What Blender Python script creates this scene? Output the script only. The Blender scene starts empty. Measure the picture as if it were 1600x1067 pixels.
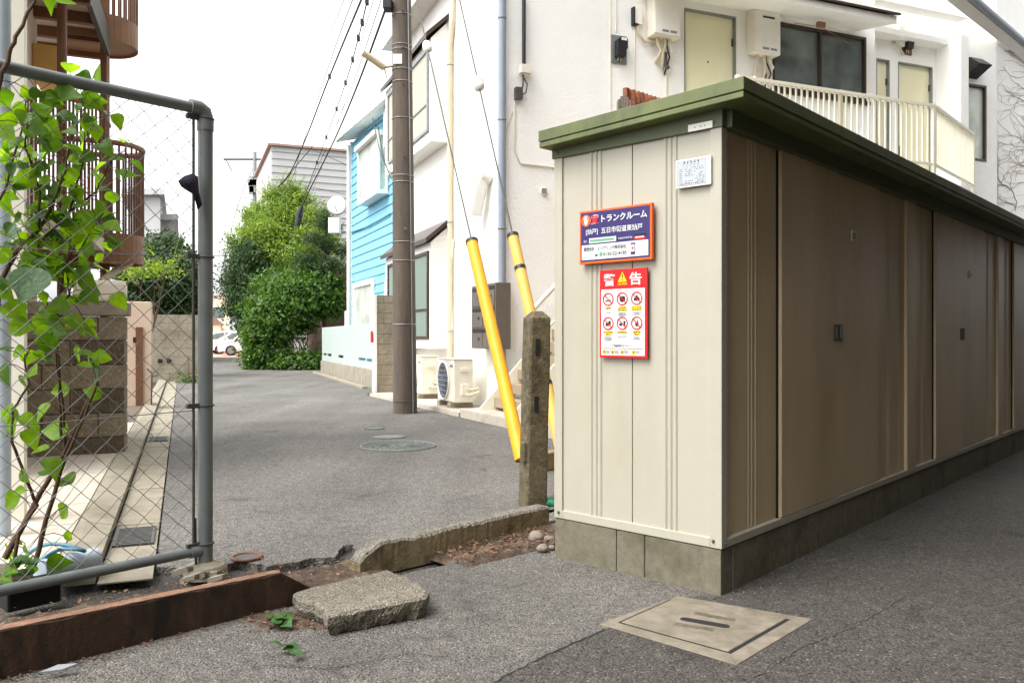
import bpy, math, random
import numpy as np
from mathutils import Vector, Matrix
V = Vector
rad = math.radians
random.seed(11)
rng = np.random.default_rng(11)
sc = bpy.context.scene
COL = sc.collection

# ---------------------------------------------------------------- camera
F, CX, HY, H = 1265.0, 800.0, 527.0, 1.1          # focal length and horizon in photo pixels, eye height in metres
cd = bpy.data.cameras.new('camera'); cam = bpy.data.objects.new('camera', cd); COL.objects.link(cam)
cam.location = (0, 0, H); cam.rotation_euler = (rad(90), 0, 0)
cd.sensor_width = 36.0; cd.lens = 36.0 * F / 1600.0; cd.shift_y = -(533.5 - HY) / 1600.0
cd.clip_start = 0.05; cd.clip_end = 2000
sc.camera = cam

# ---------------------------------------------------------------- sky, sun, exposure
SUN_EL, SUN_AZ = 58.0, 238.0                       # azimuth clockwise from +Y
w = bpy.data.worlds.new('World'); sc.world = w; w.use_nodes = True
nt = w.node_tree; nt.nodes.clear()
sky = nt.nodes.new('ShaderNodeTexSky'); sky.sky_type = 'NISHITA'; sky.sun_disc = False
sky.sun_elevation = rad(SUN_EL); sky.sun_rotation = rad(SUN_AZ)
sky.air_density = 1.0; sky.dust_density = 4.0; sky.ozone_density = 1.0
hsv = nt.nodes.new('ShaderNodeHueSaturation'); hsv.inputs['Saturation'].default_value = 0.06
bg = nt.nodes.new('ShaderNodeBackground'); bg.inputs['Strength'].default_value = 0.15
wo = nt.nodes.new('ShaderNodeOutputWorld')
nt.links.new(sky.outputs[0], hsv.inputs['Color']); nt.links.new(hsv.outputs[0], bg.inputs['Color']); nt.links.new(bg.outputs[0], wo.inputs['Surface'])
sd = bpy.data.lights.new('sun', 'SUN'); sun = bpy.data.objects.new('sun', sd); COL.objects.link(sun)
sd.energy = 0.6; sd.angle = rad(45); sd.color = (1.0, 0.97, 0.93)
_sx, _sy = math.sin(rad(SUN_AZ)) * math.cos(rad(SUN_EL)), math.cos(rad(SUN_AZ)) * math.cos(rad(SUN_EL))
sun.rotation_euler = V((_sx, _sy, math.sin(rad(SUN_EL)))).to_track_quat('Z', 'Y').to_euler()
sun.location = (-10, -10, 30)
sc.view_settings.view_transform = 'Standard'; sc.view_settings.look = 'None'
sc.view_settings.exposure = 1.8; sc.view_settings.gamma = 1.0; sc.view_settings.use_curve_mapping = False
try:
    sc.cycles.use_denoising = True
    sc.cycles.max_bounces = 10; sc.cycles.diffuse_bounces = 6; sc.cycles.transparent_max_bounces = 12
except Exception:
    pass

# ---------------------------------------------------------------- measuring helpers (photo pixel -> metres)
def G(px, py, z=0.0):                              # point of the level z under a pixel
    Y = (H - z) * F / (py - HY)
    return V(((px - CX) * Y / F, Y, z))
def P(px, py, Y):                                  # point at depth Y under a pixel
    return V(((px - CX) * Y / F, Y, H - (py - HY) * Y / F))
def hit(px, o, d):                                 # distance along the plan line o + t d to the pixel column
    r = (px - CX) / F
    return (r * o[1] - o[0]) / (d[0] - r * d[1])
def zat(py, Y):
    return H - (py - HY) * Y / F
UP = V((0, 0, 1))
dR = V((0.676, 0.737, 0)).normalized()             # along the shed's doors and the lot's kerb
dL = V((-dR.y, dR.x, 0))                           # along the shed's narrow end
dRoad = V((-0.377, 0.926, 0)).normalized()         # along the alley
dE = V((dRoad.y, -dRoad.x, 0))                     # across the alley, away from it to the right

# ---------------------------------------------------------------- materials
def S(r, g, b):
    f = lambda c: (c / 255 / 12.92) if c / 255 <= 0.04045 else ((c / 255 + 0.055) / 1.055) ** 2.4
    return (f(r), f(g), f(b), 1.0)
def nodes(name):
    m = bpy.data.materials.new(name); m.use_nodes = True
    n = m.node_tree; n.nodes.clear()
    o = n.nodes.new('ShaderNodeOutputMaterial'); b = n.nodes.new('ShaderNodeBsdfPrincipled')
    n.links.new(b.outputs[0], o.inputs['Surface'])
    return m, n, b, o
def N(n, t, **k):
    x = n.nodes.new(t)
    for a, v in k.items(): setattr(x, a, v)
    return x
def noise(n, co, scale, detail=5, rough=0.6, dist=0.0):
    x = n.nodes.new('ShaderNodeTexNoise'); x.inputs['Scale'].default_value = scale; x.inputs['Detail'].default_value = detail
    x.inputs['Roughness'].default_value = rough; x.inputs['Distortion'].default_value = dist
    n.links.new(co, x.inputs['Vector']); return x.outputs['Fac']
def ramp(n, fac, stops):
    x = n.nodes.new('ShaderNodeValToRGB'); e = x.color_ramp.elements
    e[0].position, e[0].color = stops[0]; e[1].position, e[1].color = stops[-1]
    for p, c in stops[1:-1]:
        q = e.new(p); q.color = c
    n.links.new(fac, x.inputs['Fac']); return x.outputs['Color']
def mixc(n, fac, a, b, mode='MIX'):
    x = n.nodes.new('ShaderNodeMix'); x.data_type = 'RGBA'; x.blend_type = mode
    for i, v in ((0, fac), (6, a), (7, b)):
        if hasattr(v, 'is_linked'): n.links.new(v, x.inputs[i])
        else: x.inputs[i].default_value = v
    return x.outputs[2]
def bump(n, b, h, dist, strength=1.0):
    x = n.nodes.new('ShaderNodeBump'); x.inputs['Distance'].default_value = dist; x.inputs['Strength'].default_value = strength
    n.links.new(h, x.inputs['Height']); n.links.new(x.outputs[0], b.inputs['Normal'])
W0, B0 = (1, 1, 1, 1), (0, 0, 0, 1)
def mat(name, c, rough=0.75, var=0.12, scale=3.0, bmp=0.0, bs=60, metal=0.0, spec=0.4, stain=None, ss=2.0, th=(0.5, 0.7), stretch=None, amt=1.0):
    m, n, b, o = nodes(name)
    tc = N(n, 'ShaderNodeTexCoord').outputs['Object']
    co = tc
    if stretch:
        mp = N(n, 'ShaderNodeMapping'); mp.inputs['Scale'].default_value = stretch; n.links.new(tc, mp.inputs['Vector']); co = mp.outputs[0]
    d = tuple(x * (1 - var) for x in c[:3]) + (1,); l = tuple(min(1, x * (1 + var)) for x in c[:3]) + (1,)
    col = ramp(n, noise(n, co, scale), [(0.3, d), (0.7, l)])
    if stain:
        fac = ramp(n, noise(n, co, ss, 7, 0.65), [(th[0], B0), (th[1], (amt, amt, amt, 1))])
        col = mixc(n, fac, col, stain)
    n.links.new(col, b.inputs['Base Color'])
    b.inputs['Roughness'].default_value = rough; b.inputs['Metallic'].default_value = metal; b.inputs['Specular IOR Level'].default_value = spec
    if bmp: bump(n, b, noise(n, tc, bs, 6, 0.65), bmp)
    return m
def asphalt(name, lo, mid, hi, size=95.0, patch=0.25, dist=0.006, streak=False):
    m, n, b, o = nodes(name)
    tc = N(n, 'ShaderNodeTexCoord').outputs['Object']
    wob = N(n, 'ShaderNodeVectorMath', operation='ADD'); nz = N(n, 'ShaderNodeTexNoise'); nz.inputs['Scale'].default_value = size * .9; nz.inputs['Detail'].default_value = 2
    n.links.new(tc, nz.inputs['Vector']); sc_v = N(n, 'ShaderNodeVectorMath', operation='SCALE'); sc_v.inputs['Scale'].default_value = 0.55 / size
    n.links.new(nz.outputs['Color'], sc_v.inputs[0]); n.links.new(tc, wob.inputs[0]); n.links.new(sc_v.outputs[0], wob.inputs[1])
    cols = []; dst = []
    for k, w_ in ((1.0, 1), (2.3, 1)):
        v = N(n, 'ShaderNodeTexVoronoi'); v.inputs['Scale'].default_value = size * k; n.links.new(wob.outputs[0], v.inputs['Vector'])
        sep = N(n, 'ShaderNodeSeparateColor'); n.links.new(v.outputs['Color'], sep.inputs[0])
        c = ramp(n, sep.outputs[0], [(0.0, lo), (0.5, mid), (0.86, mid), (1.0, hi)])
        c = mixc(n, 1.0, c, ramp(n, v.outputs['Distance'], [(0.2, W0), (0.85, (0.3, 0.3, 0.3, 1))]), 'MULTIPLY')
        cols.append(c); dst.append(v.outputs['Distance'])
    sel = ramp(n, noise(n, tc, size * .45, 3, 0.7), [(0.42, B0), (0.58, W0)])
    col = mixc(n, sel, cols[0], cols[1])
    big = ramp(n, noise(n, tc, 0.8, 8, 0.6), [(0.3, (1 - patch, 1 - patch, 1 - patch, 1)), (0.7, (1 + patch, 1 + patch, 1 + patch * 0.9, 1))])
    col = mixc(n, 1.0, col, big, 'MULTIPLY')
    if streak:
        mp = N(n, 'ShaderNodeMapping'); mp.inputs['Rotation'].default_value = (0, 0, -0.387); mp.inputs['Scale'].default_value = (1.5, 0.12, 1)
        n.links.new(tc, mp.inputs['Vector'])
        col = mixc(n, 1.0, col, ramp(n, noise(n, mp.outputs[0], 1.0, 4, 0.5), [(0.35, (0.84, 0.83, 0.82, 1)), (0.65, (1.14, 1.14, 1.13, 1))]), 'MULTIPLY')
    spot = ramp(n, noise(n, tc, 2.6, 5, 0.62, 0.4), [(0.28, (0.6, 0.58, 0.56, 1)), (0.40, W0)])
    col = mixc(n, 1.0, col, spot, 'MULTIPLY')
    med = ramp(n, noise(n, tc, 16, 6, 0.75), [(0.3, (0.72, 0.72, 0.71, 1)), (0.7, (1.25, 1.24, 1.22, 1))])
    col = mixc(n, 1.0, col, med, 'MULTIPLY')
    n.links.new(col, b.inputs['Base Color']); b.inputs['Roughness'].default_value = 0.82; b.inputs['Specular IOR Level'].default_value = 0.3
    inv = N(n, 'ShaderNodeMath', operation='SUBTRACT'); inv.inputs[0].default_value = 1.0; n.links.new(dst[0], inv.inputs[1])
    bump(n, b, inv.outputs[0], dist, 0.8)
    return m
def leafmat(name, a, b_, transl=0.45, rough=0.5, spec=0.4, veins=False):
    m, n, b, o = nodes(name)
    g = N(n, 'ShaderNodeNewGeometry')
    col = ramp(n, g.outputs['Random Per Island'], [(0.0, a), (1.0, b_)])
    tc = N(n, 'ShaderNodeTexCoord').outputs['Object']
    col = mixc(n, 1.0, col, ramp(n, noise(n, tc, 2.2 if not veins else 30, 3), [(0.3, (0.72, 0.76, 0.72, 1)), (0.7, (1.2, 1.15, 1.1, 1))]), 'MULTIPLY')
    n.links.new(col, b.inputs['Base Color']); b.inputs['Roughness'].default_value = rough; b.inputs['Specular IOR Level'].default_value = spec
    t = N(n, 'ShaderNodeBsdfTranslucent')
    tcol = mixc(n, 1.0, col, (1.75, 1.6, 0.35, 1), 'MULTIPLY'); n.links.new(tcol, t.inputs['Color'])
    mx = N(n, 'ShaderNodeMixShader'); mx.inputs[0].default_value = transl
    n.links.new(b.outputs[0], mx.inputs[1]); n.links.new(t.outputs[0], mx.inputs[2]); n.links.new(mx.outputs[0], o.inputs['Surface'])
    if veins: bump(n, b, noise(n, tc, 60, 3), 0.003)
    return m
def glass(name, c, rough=0.06):
    m, n, b, o = nodes(name)
    tc = N(n, 'ShaderNodeTexCoord').outputs['Object']
    l = tuple(min(1, x * 2.4) for x in c[:3]) + (1,)
    n.links.new(ramp(n, noise(n, tc, 1.3, 3), [(0.35, c), (0.75, l)]), b.inputs['Base Color'])
    b.inputs['Roughness'].default_value = rough; b.inputs['Specular IOR Level'].default_value = 0.6
    return m

m_lot = asphalt('lot_asphalt', (0.045, 0.041, 0.037, 1), (0.185, 0.172, 0.157, 1), (0.31, 0.29, 0.265, 1), 120, 0.26)
m_alley = asphalt('alley_asphalt', (0.065, 0.061, 0.057, 1), (0.225, 0.213, 0.2, 1), (0.36, 0.345, 0.325, 1), 95, 0.18, 0.007, streak=True)
m_patch_shade = asphalt('patch_shade_asphalt', (0.026, 0.024, 0.021, 1), (0.105, 0.095, 0.085, 1), (0.22, 0.2, 0.18, 1), 105, 0.2)  # dark for the real patch and for shade painted along the shed doors
m_dirt = mat('soil', (0.075, 0.05, 0.033, 1), 0.95, 0.5, 22, 0.02, 40, stain=(0.16, 0.12, 0.085, 1), ss=9, th=(0.5, 0.65))
m_conc = mat('concrete', S(140, 133, 117), 0.9, 0.16, 6, 0.004, 90, stain=S(110, 104, 90), ss=3.5, th=(0.5, 0.75), amt=0.7)
m_cover = mat('cover_concrete', S(122, 114, 100), 0.9, 0.25, 14, 0.004, 120, stain=S(92, 84, 68), ss=5, th=(0.45, 0.75), amt=0.8)
m_kerbgray = mat('kerb_concrete', S(134, 120, 92), 0.93, 0.3, 9, 0.012, 45, stain=S(64, 60, 38), ss=5, th=(0.42, 0.7), amt=0.85)
m_chip = asphalt('chipped_concrete', (0.12, 0.108, 0.09, 1), (0.29, 0.265, 0.22, 1), (0.45, 0.42, 0.36, 1), 110, 0.25, 0.008)
m_slab = asphalt('slab_concrete', (0.1, 0.09, 0.07, 1), (0.25, 0.22, 0.175, 1), (0.42, 0.39, 0.33, 1), 120, 0.25, 0.006)
m_rust = mat('rust_stained_concrete', S(78, 57, 41), 0.9, 0.45, 5, 0.006, 70, stain=S(34, 26, 19), ss=4.2, th=(0.38, 0.62), stretch=(1.8, 1.8, 0.7))
m_rusttop = mat('rust_top', S(118, 88, 70), 0.9, 0.35, 16, 0.006, 80)
m_block = mat('foundation_concrete', S(112, 107, 90), 0.92, 0.2, 24, 0.006, 130, stain=S(74, 70, 48), ss=4.0, th=(0.48, 0.75), amt=0.8)
m_recess = mat('dark_recess', S(92, 84, 68), 0.95, 0.4, 60, 0.004, 120)  # manhole lid recesses, strips of a darker concrete tone
m_panelw = mat('frosted_panel', S(176, 188, 182), 0.35, 0.03, 2)
m_dark = mat('dark_gap', (0.012, 0.011, 0.01, 1), 0.9, 0.1)
m_steel = mat('cream_steel', S(167, 163, 148), 0.42, 0.04, 1.2, 0.004, 2.5, spec=0.45, stain=S(146, 136, 112), ss=1.3, th=(0.48, 0.85), stretch=(1.2, 1.2, 0.5), amt=0.6)
m_door = mat('door_steel', S(202, 184, 150), 0.4, 0.06, 2.0, 0.004, 2.2, spec=0.45, stain=S(146, 124, 90), ss=1.2, th=(0.4, 0.8), stretch=(1.2, 1.2, 0.35), amt=0.7)
m_green = mat('olive_paint', S(94, 102, 58), 0.5, 0.16, 5, 0.001, 200, stain=S(66, 74, 52), ss=6, th=(0.45, 0.7), stretch=(1, 1, 0.5), amt=0.8)
m_greendk = mat('olive_trim', S(82, 90, 62), 0.5, 0.08, 5, 0.001, 200)
m_white = mat('white_render', S(243, 242, 238), 0.85, 0.02, 1.3, 0.012, 28, stain=S(222, 218, 210), ss=0.9, th=(0.5, 0.8), amt=0.45)
m_whitep = mat('white_paint', S(236, 234, 226), 0.5, 0.04, 4)
m_offw = mat('offwhite_plastic', S(222, 216, 200), 0.45, 0.05, 4)
m_cream = mat('cream_door', S(234, 229, 194), 0.45, 0.03, 2)
m_railm = mat('rail_paint', S(232, 228, 208), 0.45, 0.04, 5)
m_brownal = mat('brown_aluminium', S(62, 48, 42), 0.4, 0.1, 5)
m_black = mat('black_plastic', S(34, 33, 33), 0.45, 0.1, 8)
m_glassd = glass('window_glass', S(84, 92, 92))
m_glassl = glass('frosted_glass', S(150, 156, 146), 0.3)
m_curtain = mat('green_curtain', S(112, 128, 118), 0.7, 0.15, 6, stretch=(9, 9, 0.2))
m_shutter = mat('shutter', S(176, 170, 154), 0.6, 0.04, 3)
m_mail = mat('stainless', S(112, 104, 97), 0.4, 0.1, 8, metal=0.3)
m_treadp = mat('stair_tread', S(150, 134, 112), 0.7, 0.12, 6)
m_gray = mat('gray_pvc', S(138, 146, 158), 0.5, 0.07, 4)
m_beigep = mat('beige_pipe', S(208, 194, 166), 0.5, 0.06, 6)
m_metal = mat('galvanised', S(140, 144, 144), 0.45, 0.12, 12, metal=0.5)
m_darkmetal = mat('dark_metal', S(72, 70, 66), 0.5, 0.15, 12)
m_pole = mat('pole_concrete', S(98, 88, 78), 0.88, 0.16, 9, 0.003, 60, stain=S(74, 65, 57), ss=1.6, th=(0.4, 0.7), stretch=(3, 3, 0.4), amt=0.9)
m_postc = mat('post_concrete', S(106, 96, 74), 0.95, 0.4, 26, 0.022, 60, stain=S(60, 55, 34), ss=6, th=(0.45, 0.68), amt=0.9)
m_yellow = mat('yellow_cover', S(228, 160, 28), 0.5, 0.06, 5, stain=S(176, 128, 48), ss=7, th=(0.5, 0.8), amt=0.5)
m_yellow2 = mat('faded_yellow_cover', S(216, 168, 78), 0.5, 0.06, 5)
m_tile = mat('white_tile', S(186, 178, 164), 0.5, 0.09, 5, stain=S(150, 138, 120), ss=3, amt=0.5)
m_grout = mat('tile_grout', S(88, 78, 66), 0.9, 0.15, 9)
m_blue = mat('blue_siding', S(114, 178, 204), 0.6, 0.04, 1.5, 0.001, 60)
m_greysid = mat('grey_siding', S(178, 177, 176), 0.7, 0.04, 1.5)
m_cblock = mat('concrete_block', S(150, 140, 122), 0.93, 0.18, 14, 0.008, 60, stain=S(98, 88, 72), ss=2.2, th=(0.45, 0.72), amt=0.75)
m_roughblock = mat('rough_block', S(134, 124, 104), 0.95, 0.3, 30, 0.015, 45, stain=S(92, 84, 66), ss=4, amt=0.6)
m_pink = mat('cream_pillar', S(204, 184, 164), 0.85, 0.06, 4, 0.003, 60)
m_brownw = mat('brown_steel', S(112, 76, 54), 0.5, 0.15, 5)
m_brownl = mat('light_brown_steel', S(138, 102, 76), 0.45, 0.12, 5)
m_under = mat('landing_underside', S(200, 190, 178), 0.8, 0.08, 2)
m_fence = mat('fence_paint', S(106, 112, 111), 0.45, 0.12, 14, spec=0.45, stain=S(120, 116, 104), ss=11, th=(0.58, 0.72), amt=0.7)
m_wire = mat('mesh_wire', S(126, 126, 122), 0.5, 0.2, 20)
m_cloth = mat('navy_cloth', S(36, 34, 46), 0.95, 0.2, 30, 0.004, 200)
m_bark = mat('bark', S(78, 58, 44), 0.9, 0.35, 30, 0.004, 80)
m_barkl = mat('grey_bark', S(134, 116, 92), 0.9, 0.25, 20)
m_leafbig = leafmat('shrub_leaf', (0.05, 0.13, 0.012, 1), (0.18, 0.35, 0.018, 1), 0.64, 0.45, 0.35, True)
m_leafdk = leafmat('shrub_leaf_top', (0.03, 0.08, 0.02, 1), (0.05, 0.13, 0.03, 1), 0.25, 0.5, 0.35, True)
m_leaflight = leafmat('light_foliage', (0.10, 0.19, 0.025, 1), (0.27, 0.38, 0.08, 1), 0.45)
m_leafmid = leafmat('mid_foliage', (0.03, 0.085, 0.014, 1), (0.11, 0.22, 0.035, 1), 0.35)
m_leafdark = leafmat('dark_foliage', (0.012, 0.035, 0.012, 1), (0.05, 0.105, 0.028, 1), 0.3)
m_leafold = mat('dead_leaf', S(108, 78, 58), 0.8, 0.4, 60)
m_stone = mat('stone', S(126, 117, 103), 0.9, 0.3, 30, 0.004, 80)
m_orange = mat('sign_orange', S(226, 92, 8), 0.4, 0.02)
m_purple = mat('sign_purple', S(44, 32, 94), 0.4, 0.03)
m_signw = mat('sign_white', S(200, 203, 202), 0.4, 0.02)
m_red = mat('sign_red', S(196, 12, 18), 0.4, 0.02)
m_ink = mat('sign_ink', S(22, 21, 22), 0.5, 0.05)
m_inkg = mat('sign_grey_ink', S(128, 130, 134), 0.5, 0.05)
m_signy = mat('sign_yellow', S(222, 186, 10), 0.4, 0.02)
m_signg = mat('sign_green', S(96, 156, 122), 0.4, 0.02)
m_plaque = mat('plaque_sheet', S(172, 177, 182), 0.35, 0.03)
m_carw = mat('car_white', S(240, 241, 243), 0.2, 0.01, spec=0.6)
m_tyre = mat('tyre', S(38, 38, 40), 0.8, 0.1)
m_hose = mat('blue_hose', S(70, 118, 138), 0.4, 0.1, 10)
m_pvc = mat('pale_pvc', S(176, 188, 198), 0.4, 0.08, 5)
m_rubber = mat('cable_rubber', S(46, 46, 48), 0.7, 0.1)
m_faint = mat('pale_cable', S(150, 150, 152), 0.7, 0.1)
m_wood = mat('weathered_wood', S(120, 108, 96), 0.9, 0.4, 8, 0.01, 30, stretch=(6, 6, 0.6))
m_corr = mat('rusted_sheet', S(138, 84, 56), 0.85, 0.4, 12, 0.003, 60, stain=S(92, 44, 26), ss=8, th=(0.4, 0.65))
m_manh = mat('manhole_iron', S(88, 89, 86), 0.7, 0.15, 20)
m_faded = mat('faded_blue_paint', S(110, 116, 113), 0.7, 0.15, 20)
m_grate = mat('grate_iron', S(88, 88, 86), 0.6, 0.2, 20, metal=0.3)
m_greencl = mat('green_sheet', S(40, 124, 90), 0.6, 0.15, 20)
m_yellowwall = mat('yellow_render', S(222, 186, 112), 0.85, 0.06, 3)
m_leftwall = mat('pinkish_siding', S(206, 190, 176), 0.8, 0.06, 3, 0.004, 40)
m_farcream = mat('far_cream_wall', S(238, 228, 204), 0.85, 0.04, 1)
m_brownroof = mat('brown_roof', S(120, 94, 78), 0.8, 0.1, 3)
m_redtrim = mat('red_trim', S(160, 128, 112), 0.7, 0.1, 3)
m_shade = mat('shade_wall', S(74, 64, 54), 0.9, 0.1, 2)
m_redground = mat('parking_red', S(190, 140, 120), 0.9, 0.1, 2)

# ---------------------------------------------------------------- mesh helper
M_of = {}
class MB:
    def __init__(s): s.v = []; s.f = []; s.m = []; s.s = []; s.mi = 0; s.sm = False
    def add(s, vs, fs, sm=None):
        b = len(s.v); s.v += [tuple(p) for p in vs]
        for f in fs:
            s.f.append([b + i for i in f]); s.m.append(s.mi); s.s.append(s.sm if sm is None else sm)
        return s
    def quad(s, *p): return s.add(p, [list(range(len(p)))])
    def box(s, o, a, b, c):
        a, b, c, o = V(a), V(b), V(c), V(o)
        vs = [o, o + a, o + a + b, o + b, o + c, o + a + c, o + a + b + c, o + b + c]
        fs = [[0, 3, 2, 1], [4, 5, 6, 7], [0, 1, 5, 4], [1, 2, 6, 5], [2, 3, 7, 6], [3, 0, 4, 7]]
        if a.cross(b).dot(c) < 0: fs = [f[::-1] for f in fs]
        return s.add(vs, fs)
    def cbox(s, c, a, b, e): return s.box(V(c) - (V(a) + V(b) + V(e)) / 2, a, b, e)
    def prism(s, pts, e):
        pts = [V(p) for p in pts]; e = V(e); k = len(pts)
        nrm = V((0, 0, 0))
        for i in range(k): nrm += (pts[i] - pts[0]).cross(pts[(i + 1) % k] - pts[0])
        if nrm.dot(e) < 0: pts = pts[::-1]
        vs = pts + [p + e for p in pts]
        fs = [list(range(k))[::-1], list(range(k, 2 * k))] + [[i, (i + 1) % k, k + (i + 1) % k, k + i] for i in range(k)]
        return s.add(vs, fs)
    def tube(s, pts, r, n=8, cap=True, sm=True):
        pts = [V(p) for p in pts]; k = len(pts); rs = r if isinstance(r, (list, tuple)) else [r] * k
        vs = []; u = None
        for i in range(k):
            t = (pts[min(i + 1, k - 1)] - pts[max(i - 1, 0)]).normalized()
            if u is None:
                u = t.cross(UP)
                if u.length < 1e-3: u = t.cross(V((1, 0, 0)))
            u = (u - t * u.dot(t)).normalized(); q = t.cross(u)
            for j in range(n):
                a = 2 * math.pi * j / n
                vs.append(pts[i] + (u * math.cos(a) + q * math.sin(a)) * rs[i])
        fs = [[i * n + j, (i + 1) * n + j, (i + 1) * n + (j + 1) % n, i * n + (j + 1) % n] for i in range(k - 1) for j in range(n)]
        s.add(vs, fs, sm)
        if cap:
            s.add(vs[:n], [list(range(n))], False); s.add(vs[-n:], [list(range(n))[::-1]], False)
        return s
    def ring(s, c, ax, R, r, n=20, k=6):
        ax = V(ax).normalized(); u = ax.orthogonal().normalized(); q = ax.cross(u)
        vs = []
        for i in range(n):
            a = 2 * math.pi * i / n; d = u * math.cos(a) + q * math.sin(a)
            for j in range(k):
                b = 2 * math.pi * j / k
                vs.append(V(c) + d * (R + r * math.cos(b)) + ax * (r * math.sin(b)))
        fs = [[i * k + j, ((i + 1) % n) * k + j, ((i + 1) % n) * k + (j + 1) % k, i * k + (j + 1) % k] for i in range(n) for j in range(k)]
        return s.add(vs, fs, True)
    def disc(s, c, u, q, n=20):
        return s.add([V(c) + V(u) * math.cos(2 * math.pi * i / n) + V(q) * math.sin(2 * math.pi * i / n) for i in range(n)], [list(range(n))])
    def ball(s, c, r, n=8, k=5, jit=0.0):
        r = r if isinstance(r, (list, tuple)) else (r, r, r); vs = []
        for i in range(k + 1):
            for j in range(n):
                a, b = math.pi * i / k, 2 * math.pi * j / n
                q = 1 + random.uniform(-jit, jit) if 0 < i < k else 1
                vs.append(V(c) + V((r[0] * math.sin(a) * math.cos(b), r[1] * math.sin(a) * math.sin(b), r[2] * math.cos(a))) * q)
        fs = [[i * n + j, (i + 1) * n + j, (i + 1) * n + (j + 1) % n, i * n + (j + 1) % n] for i in range(k) for j in range(n)]
        return s.add(vs, fs, True)
    def text(s, t, o, u, q, size, off=0.0, width=None, height=None):
        vs, fs = text_geo(t, size, off)
        if not vs: return s
        x0 = min(p[0] for p in vs); x1 = max(p[0] for p in vs); y0 = min(p[1] for p in vs); y1 = max(p[1] for p in vs)
        kx = width / (x1 - x0) if width else 1.0; ky = height / (y1 - y0) if height else (kx if width else 1.0)
        return s.add([V(o) + V(u) * ((p[0] - (x0 + x1) / 2) * kx) + V(q) * ((p[1] - (y0 + y1) / 2) * ky) for p in vs], fs)
    def build(s, name, mats, root=None, bevel=0.0, M=None, parent=None):
        mats = mats if isinstance(mats, (list, tuple)) else [mats]
        me = bpy.data.meshes.new(name); M = M if M is not None else (M_of[root.name] if root else Matrix.Identity(4))
        inv = M.inverted()
        a = np.array(s.v, dtype=float)
        if len(a):
            mi = np.array(inv); a = a @ mi[:3, :3].T + mi[:3, 3]
        me.from_pydata(a.tolist(), [], s.f)
        for m in mats: me.materials.append(m)
        me.polygons.foreach_set('material_index', s.m); me.polygons.foreach_set('use_smooth', s.s)
        me.update()
        o = bpy.data.objects.new(name, me); COL.objects.link(o)
        if root: o.parent = root
        else: o.matrix_world = M
        M_of[o.name] = M
        if bevel:
            b = o.modifiers.new('bevel', 'BEVEL'); b.width = bevel; b.segments = 2; b.limit_method = 'ANGLE'; b.angle_limit = rad(40)
        return o
_tc = {}
def text_geo(t, size, off):
    key = (t, round(size, 5), round(off, 5))
    if key in _tc: return _tc[key]
    cu = bpy.data.curves.new('txt', 'FONT'); cu.body = t; cu.size = size; cu.offset = off; cu.resolution_u = 2; cu.align_x = 'CENTER'
    ob = bpy.data.objects.new('txt', cu); COL.objects.link(ob)
    dg = bpy.context.evaluated_depsgraph_get(); ev = ob.evaluated_get(dg); me = ev.to_mesh()
    r = ([tuple(v.co[:2]) for v in me.vertices], [list(p.vertices) for p in me.polygons])
    ev.to_mesh_clear(); bpy.data.objects.remove(ob); bpy.data.curves.remove(cu)
    _tc[key] = r
    return r
def tag(o, label=None, cat=None, group=None, kind=None):
    if label: o['label'] = label
    if cat: o['category'] = cat
    if group: o['group'] = group
    if kind: o['kind'] = kind
    return o
def frame(loc, x=None):
    rz = math.atan2(x[1], x[0]) if x is not None else 0.0
    return Matrix.Translation(V(loc)) @ Matrix.Rotation(rz, 4, 'Z')
def thing(name, label, cat, loc, x=None, group=None):
    o = bpy.data.objects.new(name, None); COL.objects.link(o); o.empty_display_size = 0.1
    M = frame(loc, x); o.matrix_world = M; M_of[o.name] = M
    return tag(o, label, cat, group)
def solo(mb, name, mats, label, cat, loc, x=None, group=None, bevel=0.0):
    return tag(mb.build(name, mats, None, bevel, frame(loc, x)), label, cat, group)
def struct(mb, name, mats, loc=(0, 0, 0), x=None):
    return tag(mb.build(name, mats, None, 0, frame(loc, x)), kind='structure')
def dup(root, loc, x=None, label=None):
    M = frame(loc, x)
    r = root.copy(); COL.objects.link(r); r.matrix_world = M; M_of[r.name] = M
    if label: r['label'] = label
    def kids(src, dst):
        for ch in list(src.children):
            c = ch.copy(); COL.objects.link(c); c.parent = dst; M_of[c.name] = M; kids(ch, c)
    kids(root, r); return r
def wall(mb, o, u, L, z0, z1, holes, nrm, depth=0.12, trimtop=None):
    """A wall face with real openings and their reveals. o: plan origin, u: direction, nrm: outward normal; holes (a, b, c, d) in (u, z)."""
    o, u, nrm = V(o), V(u), V(nrm)
    us = sorted({0, L} | {h[0] for h in holes} | {h[1] for h in holes}); zs = sorted({z0, z1} | {h[2] for h in holes} | {h[3] for h in holes})
    p = lambda a, z, w=0.0: V((o.x, o.y, 0)) + u * a + UP * z + nrm * w
    flip = u.cross(UP).dot(nrm) < 0
    def q(*pp): mb.quad(*(pp[::-1] if flip else pp))
    for i in range(len(us) - 1):
        for j in range(len(zs) - 1):
            a, b, c, d = us[i], us[i + 1], zs[j], zs[j + 1]
            if any(h[0] <= a and b <= h[1] and h[2] <= c and d <= h[3] for h in holes): continue
            q(p(a, c), p(b, c), p(b, d), p(a, d))
    for a, b, c, d in holes:
        q(p(a, c), p(a, d), p(a, d, -depth), p(a, c, -depth)); q(p(b, d), p(b, c), p(b, c, -depth), p(b, d, -depth))
        q(p(a, d), p(b, d), p(b, d, -depth), p(a, d, -depth)); q(p(b, c), p(a, c), p(a, c, -depth), p(b, c, -depth))
    return mb
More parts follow.
